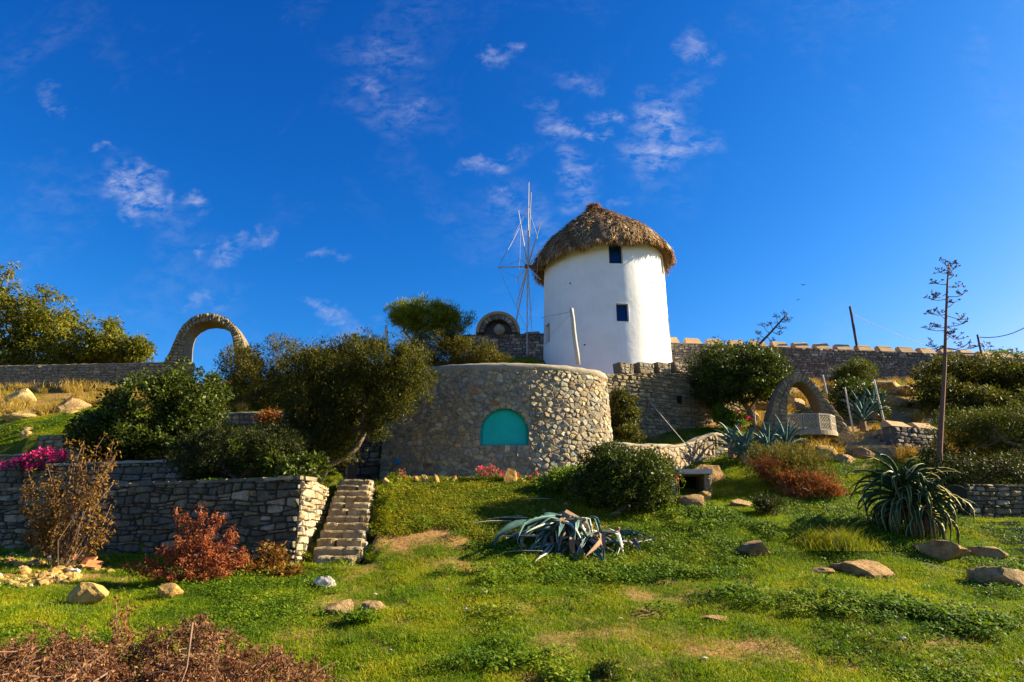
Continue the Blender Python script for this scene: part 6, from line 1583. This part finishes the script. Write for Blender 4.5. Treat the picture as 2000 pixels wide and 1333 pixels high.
# ------------------------------------------------------------------ birds
def bird(label, px, py, Y, s, rot):
    p = at(px, py, Y); root = empty('bird', tuple(p), label, 'bird')
    mb = MB(); mb.tube([p + Vector((-.24, 0, 0)) * s, p + Vector((-.1, 0, .02)) * s, p + Vector((.1, 0, .02)) * s, p + Vector((.25, 0, .0)) * s], [.01 * s, .06 * s, .055 * s, .015 * s], 7); mb.build('body', M['dark_pole'], root, smooth=True)
    for sg in (-1, 1):
        q = lambda x, y, z: (p.x + x * s, p.y + y * s * sg, p.z + z * s)
        V = [q(.10, .04, .03), q(-.08, .04, .03), q(.10, .30, .16), q(-.06, .30, .15), q(-.06, .62, .08)]; V2 = [(a, b, c - .012 * s) for a, b, c in V]
        mesh('wing', V + V2, [(0, 1, 3, 2), (2, 3, 4), (5, 7, 8, 6), (7, 9, 8), (0, 2, 7, 5), (2, 4, 9, 7), (1, 6, 8, 3), (3, 8, 9, 4)], M['dark_pole'], root, tint=.3)
    root.rotation_euler = (R(rot), R(25), R(50))
bird('upper of two small dark birds flying right of the windmill', 1568, 557, 60, .5, 25)
bird('lower of two small dark birds flying right of the windmill', 1559, 586, 62, .38, -15)

# ------------------------------------------------------------------ grass and ground cover (uncountable)
def blade_patch(nm, n, rad, h0, h1, w, mat, seed, lean=.5, soft=False):
    r = np.random.default_rng(seed); a = r.uniform(0, 2 * math.pi, n); q = rad * (np.abs(r.normal(0, .55, n)) if soft else np.sqrt(r.uniform(0, 1, n))); P = np.stack([q * np.cos(a), q * np.sin(a), np.zeros(n) - .02], 1)
    h = r.uniform(h0, h1, n)[:, None]
    if soft: h = h * np.clip(1.15 - q[:, None] / rad * .6, .3, 1.1)
    d = np.stack([r.normal(0, lean, n), r.normal(0, lean, n), np.ones(n)], 1); d /= np.linalg.norm(d, axis=1, keepdims=True)
    t = r.uniform(0, 2 * math.pi, n); s = np.stack([np.cos(t), np.sin(t), np.zeros(n)], 1) * w
    m = P + d * h * .55; tip = P + d * h + np.stack([r.normal(0, .3, n), r.normal(0, .3, n), -np.abs(r.normal(0, .12, n))], 1) * h
    V = np.stack([P - s, P + s, m + s * .7, tip, m - s * .7], 1).reshape(-1, 3); Fc = []
    me = bpy.data.meshes.new(nm); i = np.arange(n)[:, None] * 5
    F4 = (i + np.array([0, 1, 2, 4])).tolist(); F3 = (i + np.array([4, 2, 3])).tolist(); me.from_pydata(V.tolist(), [], F4 + F3); me.materials.append(mat)
    t = np.clip(r.normal(.5, .22, n), 0, 1); me.attributes.new('tint', 'FLOAT', 'FACE').data.foreach_set('value', np.concatenate([t, t]).astype(np.float32)); return me
def leaf_patch(nm, n, rad, h0, h1, size, mat, seed, aspect=.8):
    r = np.random.default_rng(seed); a = r.uniform(0, 2 * math.pi, n); q = rad * np.sqrt(r.uniform(0, 1, n)); P = np.stack([q * np.cos(a), q * np.sin(a), r.uniform(h0, h1, n) * (1 - (q / rad) ** 2 * .5)], 1)
    az = r.uniform(0, 2 * math.pi, n); el = r.normal(.25, .45, n); a_ = np.stack([np.cos(az) * np.cos(el), np.sin(az) * np.cos(el), np.sin(el)], 1); b_ = np.stack([-np.sin(az), np.cos(az), np.zeros(n)], 1)
    L_ = (size * r.uniform(.6, 1.3, n))[:, None]; c = np.cross(a_, b_)
    V = np.stack([P, P + a_ * L_ * .35 + b_ * L_ * aspect * .45 + c * L_ * .08, P + a_ * L_ * .8 + b_ * L_ * aspect * .35, P + a_ * L_ , P + a_ * L_ * .8 - b_ * L_ * aspect * .35, P + a_ * L_ * .35 - b_ * L_ * aspect * .45 + c * L_ * .08], 1).reshape(-1, 3)
    me = bpy.data.meshes.new(nm); i = np.arange(n)[:, None] * 6; me.from_pydata(V.tolist(), [], (i + np.arange(6)).tolist()); me.materials.append(mat)
    me.attributes.new('tint', 'FLOAT', 'FACE').data.foreach_set('value', np.clip(r.normal(.5, .22, n), 0, 1).astype(np.float32)); return me

def ground_leaf(name, cols, trans=.35, soft=.9, nsc=.9):
    """leaf material whose green drifts over the slope"""
    m = leaf_mat(name, cols, trans, .6); nt = m.node_tree
    rp = [n for n in nt.nodes if n.type == 'VALTORGB'][0]
    att = [n for n in nt.nodes if n.type == 'ATTRIBUTE'][0]
    n1 = noise(nt, nsc, 5, .6); a = mathn(nt, 'SUBTRACT', n1, .5); a = mathn(nt, 'MULTIPLY', a, 2.2); b = mathn(nt, 'ADD', att.outputs['Fac'], a, clamp=True)
    nt.links.new(b, rp.inputs[0]); return m
M['g_grass'] = ground_leaf('grass_blades', [(0, (.058, .115, .003)), (.45, (.145, .225, .005)), (.75, (.26, .29, .006)), (1, (.37, .31, .012))])
M['g_clover'] = ground_leaf('clover_leaves', [(0, (.045, .095, .004)), (.5, (.105, .175, .006)), (1, (.21, .24, .010))])
M['g_mat'] = ground_leaf('ground_cover_leaves', [(0, (.08, .11, .005)), (.5, (.19, .20, .007)), (1, (.33, .27, .012))])
M['g_dry'] = ground_leaf('dry_grass_blades', [(0, (.14, .11, .02)), (.5, (.30, .20, .04)), (1, (.44, .30, .09))])

def scatter(name, meshes, P, N, S_, seed):
    """one 'stuff' object whose instances sit on points, tilted to the slope"""
    r = np.random.default_rng(seed); n = len(P)
    me = bpy.data.meshes.new(name); me.vertices.add(n); me.vertices.foreach_set('co', P.astype(np.float32).ravel())
    rot = np.zeros((n, 3), np.float32)
    for i in range(n):
        q = Vector(N[i]).to_track_quat('Z', 'Y') @ Euler((0, 0, r.uniform(0, 6.283))).to_quaternion(); rot[i] = q.to_euler()
    me.attributes.new('rot', 'FLOAT_VECTOR', 'POINT').data.foreach_set('vector', rot.ravel()); me.attributes.new('scl', 'FLOAT', 'POINT').data.foreach_set('value', S_.astype(np.float32))
    o = link(name, me); o['kind'] = 'stuff'
    col = bpy.data.collections.new(name + '_kinds')
    for m in meshes: col.objects.link(bpy.data.objects.new(m.name, m))
    ng = bpy.data.node_groups.new(name, 'GeometryNodeTree'); ng.interface.new_socket('Geometry', in_out='INPUT', socket_type='NodeSocketGeometry'); ng.interface.new_socket('Geometry', in_out='OUTPUT', socket_type='NodeSocketGeometry')
    N_ = ng.nodes.new; L = ng.links.new; gi = N_('NodeGroupInput'); go = N_('NodeGroupOutput'); ip = N_('GeometryNodeInstanceOnPoints'); ci = N_('GeometryNodeCollectionInfo'); ci.inputs['Collection'].default_value = col
    ci.inputs['Separate Children'].default_value = True; ci.inputs['Reset Children'].default_value = True
    mp = N_('GeometryNodeMeshToPoints'); L(gi.outputs[0], mp.inputs[0]); L(mp.outputs[0], ip.inputs['Points']); L(ci.outputs[0], ip.inputs['Instance']); ip.inputs['Pick Instance'].default_value = True
    a = N_('GeometryNodeInputNamedAttribute'); a.data_type = 'FLOAT_VECTOR'; a.inputs[0].default_value = 'rot'; e = N_('FunctionNodeEulerToRotation'); L(a.outputs[0], e.inputs[0]); L(e.outputs[0], ip.inputs['Rotation'])
    b = N_('GeometryNodeInputNamedAttribute'); b.data_type = 'FLOAT'; b.inputs[0].default_value = 'scl'; L(b.outputs[0], ip.inputs['Scale']); L(ip.outputs[0], go.inputs[0])
    md = o.modifiers.new('scatter', 'NODES'); md.node_group = ng; return o

def wedge(n, y0, y1, r, power=1.0):
    y = y0 + (y1 - y0) * r.uniform(0, 1, n) ** power; x = r.uniform(-1, 1, n) * (y * .86 + 2.5); return x, y
def normals(x, y):
    e = .25; zx = (Zf(x + e, y, False) - Zf(x - e, y, False)) / (2 * e); zy = (Zf(x, y + e, False) - Zf(x, y - e, False)) / (2 * e)
    m = np.hypot(zx, zy) > 1.2; zx[m] = 0; zy[m] = 0
    N = np.stack([-zx, -zy, np.ones(len(x))], 1); return N / np.linalg.norm(N, axis=1, keepdims=True)
def blocked(x, y):
    """places where nothing grows: stairs, walls, buildings"""
    t = (y - ST0.y) / (ST1.y - ST0.y); sx = ST0.x + (ST1.x - ST0.x) * t; b = (np.abs(x - sx) < .62) & (t > -.06) & (t < 1.15)
    b |= inpoly(x, y, [tuple(p) for p in TERR[-1][0]]) | inpoly(x, y, [tuple(p) for p in TERR[2][0]])
    def seg(p, q, w):
        p = np.array(p[:2]); q = np.array(q[:2]); d = q - p; L2 = (d ** 2).sum(); t = np.clip(((x - p[0]) * d[0] + (y - p[1]) * d[1]) / L2, 0, 1); return np.hypot(x - p[0] - d[0] * t, y - p[1] - d[1] * t) < w
    for p, q, w in ((WALL_A2 + Vector((0, .25)), WALL_B + Vector((-.2, .25)), .38), (WALL_B + Vector((-.25, .2)), WALL_C + Vector((-.25, 0)), .36), (W2a + Vector((0, .2)), W2b + Vector((0, .2)), .3), (W3a + Vector((0, .2)), W3b + Vector((0, .2)), .3)): b |= seg(p, q, w)
    for p, q in zip(CWp, CWp[1:]): b |= seg(p, q, .32)
    for p, q in zip(MW, MW[1:]): b |= seg(p, q, .45)
    b |= seg(LW0, LW1, .4)
    for p, q in zip(RW, RW[1:]): b |= seg(p, q, .5)
    return b
def build_cover():
    r = np.random.default_rng(5)
    def layer(name, n, y0, y1, power, meshes, prob, s0, s1, seed, zo=0.0, hgrow=.018):
        x, y = wedge(n, y0, y1, r, power); ok = ~blocked(x, y); x, y = x[ok], y[ok]; d = dryness(x, y); k = r.uniform(0, 1, len(x)) < prob(x, y, d); x, y = x[k], y[k]
        z = Zf(x, y) + zo; scatter(name, meshes, np.stack([x, y, z], 1), normals(x, y), r.uniform(s0, s1, len(x)) * (1 + np.maximum(0, y - 14) * hgrow), seed)
    gr = [blade_patch('grass_kind', 420, .30, .03, .085, .0045, M['g_grass'], 1 + i, .6) for i in range(3)]
    layer('grass', 26000, 4.5, 40, .85, gr, lambda x, y, d: np.clip(1.45 - d * 1.6, .05, 1) * np.clip(.35 + fbm(x, y, 1.6, 61, 3) * 1.3, 0, 1), .8, 1.3, 1)
    cl = [leaf_patch('clover_kind', 130, .26, .01, .09, .030, M['g_clover'], 11 + i) for i in range(3)]
    layer('clover', 17000, 4.5, 30, .85, cl, lambda x, y, d: np.clip(1.0 - d * 1.8, 0, 1) * np.clip((fbm(x, y, 1.9, 71, 4) - .47) * 9, 0.03, 1), .8, 1.5, 2)
    dg = [blade_patch('dry_grass_kind', 120, .28, .03, .10, .004, M['g_dry'], 21 + i, 1.1) for i in range(2)]
    layer('dry_grass', 8000, 4.5, 40, .9, dg, lambda x, y, d: np.clip(.22 + d * .8, 0, 1), .8, 1.4, 3)
    # yellow green mat of creeping plants on the bank below the round building
    mt = [leaf_patch('creeper_kind', 170, .26, .01, .10, .034, M['g_mat'], 31 + i, .7) for i in range(3)]
    def bank(x, y, d):
        q = (x > -3.2) & (x < 3.2) & (y > 15.6 + .25 * np.sin(x * 3) + np.abs(x) * .15) & (y < 20.1); return np.where(q, .95, 0)
    layer('creeper_mat', 16000, 15, 20.3, 1, mt, bank, .8, 1.2, 4)
    # taller leafy weeds, a bank of them under the collapsed agave
    wd = [leaf_patch('weed_kind', 150, .26, .02, .20, .055, M['g_clover'], 41 + i, .7) for i in range(3)]
    g0 = G(1150, 1128); g1 = G(1810, 1205); g2 = G(1380, 1040)
    def weeds(x, y, d):
        a = np.exp(-(((x - g0.x) / 1.8) ** 2 + ((y - g0.y) / .55) ** 2) * 1.3); b = np.exp(-(((x - g1.x) / 2.0) ** 2 + ((y - g1.y - (x - g1.x) * -.35) / .45) ** 2) * 1.3)
        return np.clip(a * 1.2 + b * 1.1 + np.clip((fbm(x, y, 2.3, 91, 4) - .62) * 3, 0, .5) * (y < 22), 0, 1)
    layer('leafy_weeds', 16000, 6, 22, .9, wd, weeds, .6, 1.1, 5)
    # straw tufts among the upper rocks
    st = [blade_patch('straw_kind', 110, .22, .25, .6, .009, M['l_straw'], 51 + i, .35) for i in range(2)]
    layer('straw_tufts', 2600, 22, 36, 1, st, lambda x, y, d: np.clip(((x < -6.0) | (x > 9.5)) * (.25 + (fbm(x, y, 2.0, 95, 3) - .45) * 2.5), 0, 1), .7, 1.2, 6, hgrow=0)
build_cover()
def tuft(name, label, px, py, n, rad, h0, h1, w, mat, seed, lean=.4, cat='grass tuft'):
    g = G(px, py); me = blade_patch(name, n, rad, h0, h1, w, mat, seed, lean, True); o = link(name, me); o.location = g; return tag(o, label, cat) if rad < 1 else tag(o, kind='stuff')
tuft('grass_tuft', 'large golden green tuft of long grass left of the striped agave', 1645, 1075, 1500, .75, .2, .62, .005, M['g_mat'], 81, .55)
tuft('grass_tuft', 'second soft golden tuft above the long rock slab', 1590, 1060, 700, .5, .15, .45, .005, M['g_mat'], 82, .6)
tuft('grass_tuft', 'spiky green grass clump below the white knobbly stone', 585, 1175, 70, .10, .12, .3, .006, M['l_green'], 83, .45)
tuft('grass_tuft', 'spiky green grass clump below the two low brown rocks', 682, 1262, 80, .10, .12, .26, .006, M['l_green'], 84, .5)
tuft('grass_tuft', 'golden straw clump seen through the pointed arch', 1565, 790, 320, .35, .4, .9, .012, M['l_straw'], 85, .4)
tuft('grass_tuft', 'tall orange straw clump under the boundary wall at the upper left', 165, 765, 700, 1.6, .35, .9, .014, M['l_straw'], 86, .3)
tuft('grass_tuft', 'pale straw clump right of the boundary wall straw', 270, 755, 600, 1.6, .35, .9, .014, M['l_straw'], 87, .3)
tuft('grass_tuft', 'yellow straw clump at the left edge between boulders', 50, 800, 400, 1.2, .3, .6, .012, M['l_straw'], 88, .3)
plant('grey_weed', 'spiky dark weed clump in the middle of the right slope', 'weeds', base_at(1500, 1010, 16.6), [(1500, 990, 16.6, 26, 18, .3)], 900, .08, M['l_dark'], clump=.12, per=18, shell=.1, aspect=.2, seed=90, up=.8, tr=.012, nbr=6)
plant('low_weeds', 'dark green weed clump between the two low brown rocks', 'weeds', tuple(G(705, 1222)), [(705, 1208, G(705, 1222).y, 30, 12, .2)], 1500, .03, M['g_clover'], clump=.08, per=30, shell=.1, aspect=.6, seed=91, tr=.006, nbr=3)
plant('pale_weed', 'pale grey green weed in the foreground grass at the bottom', 'weeds', tuple(G(1180, 1322)), [(1185, 1305, G(1180, 1322).y, 20, 13, .15)], 260, .05, M['l_gloss'], clump=.07, per=20, shell=.1, aspect=.3, seed=92, tr=.005, nbr=3)
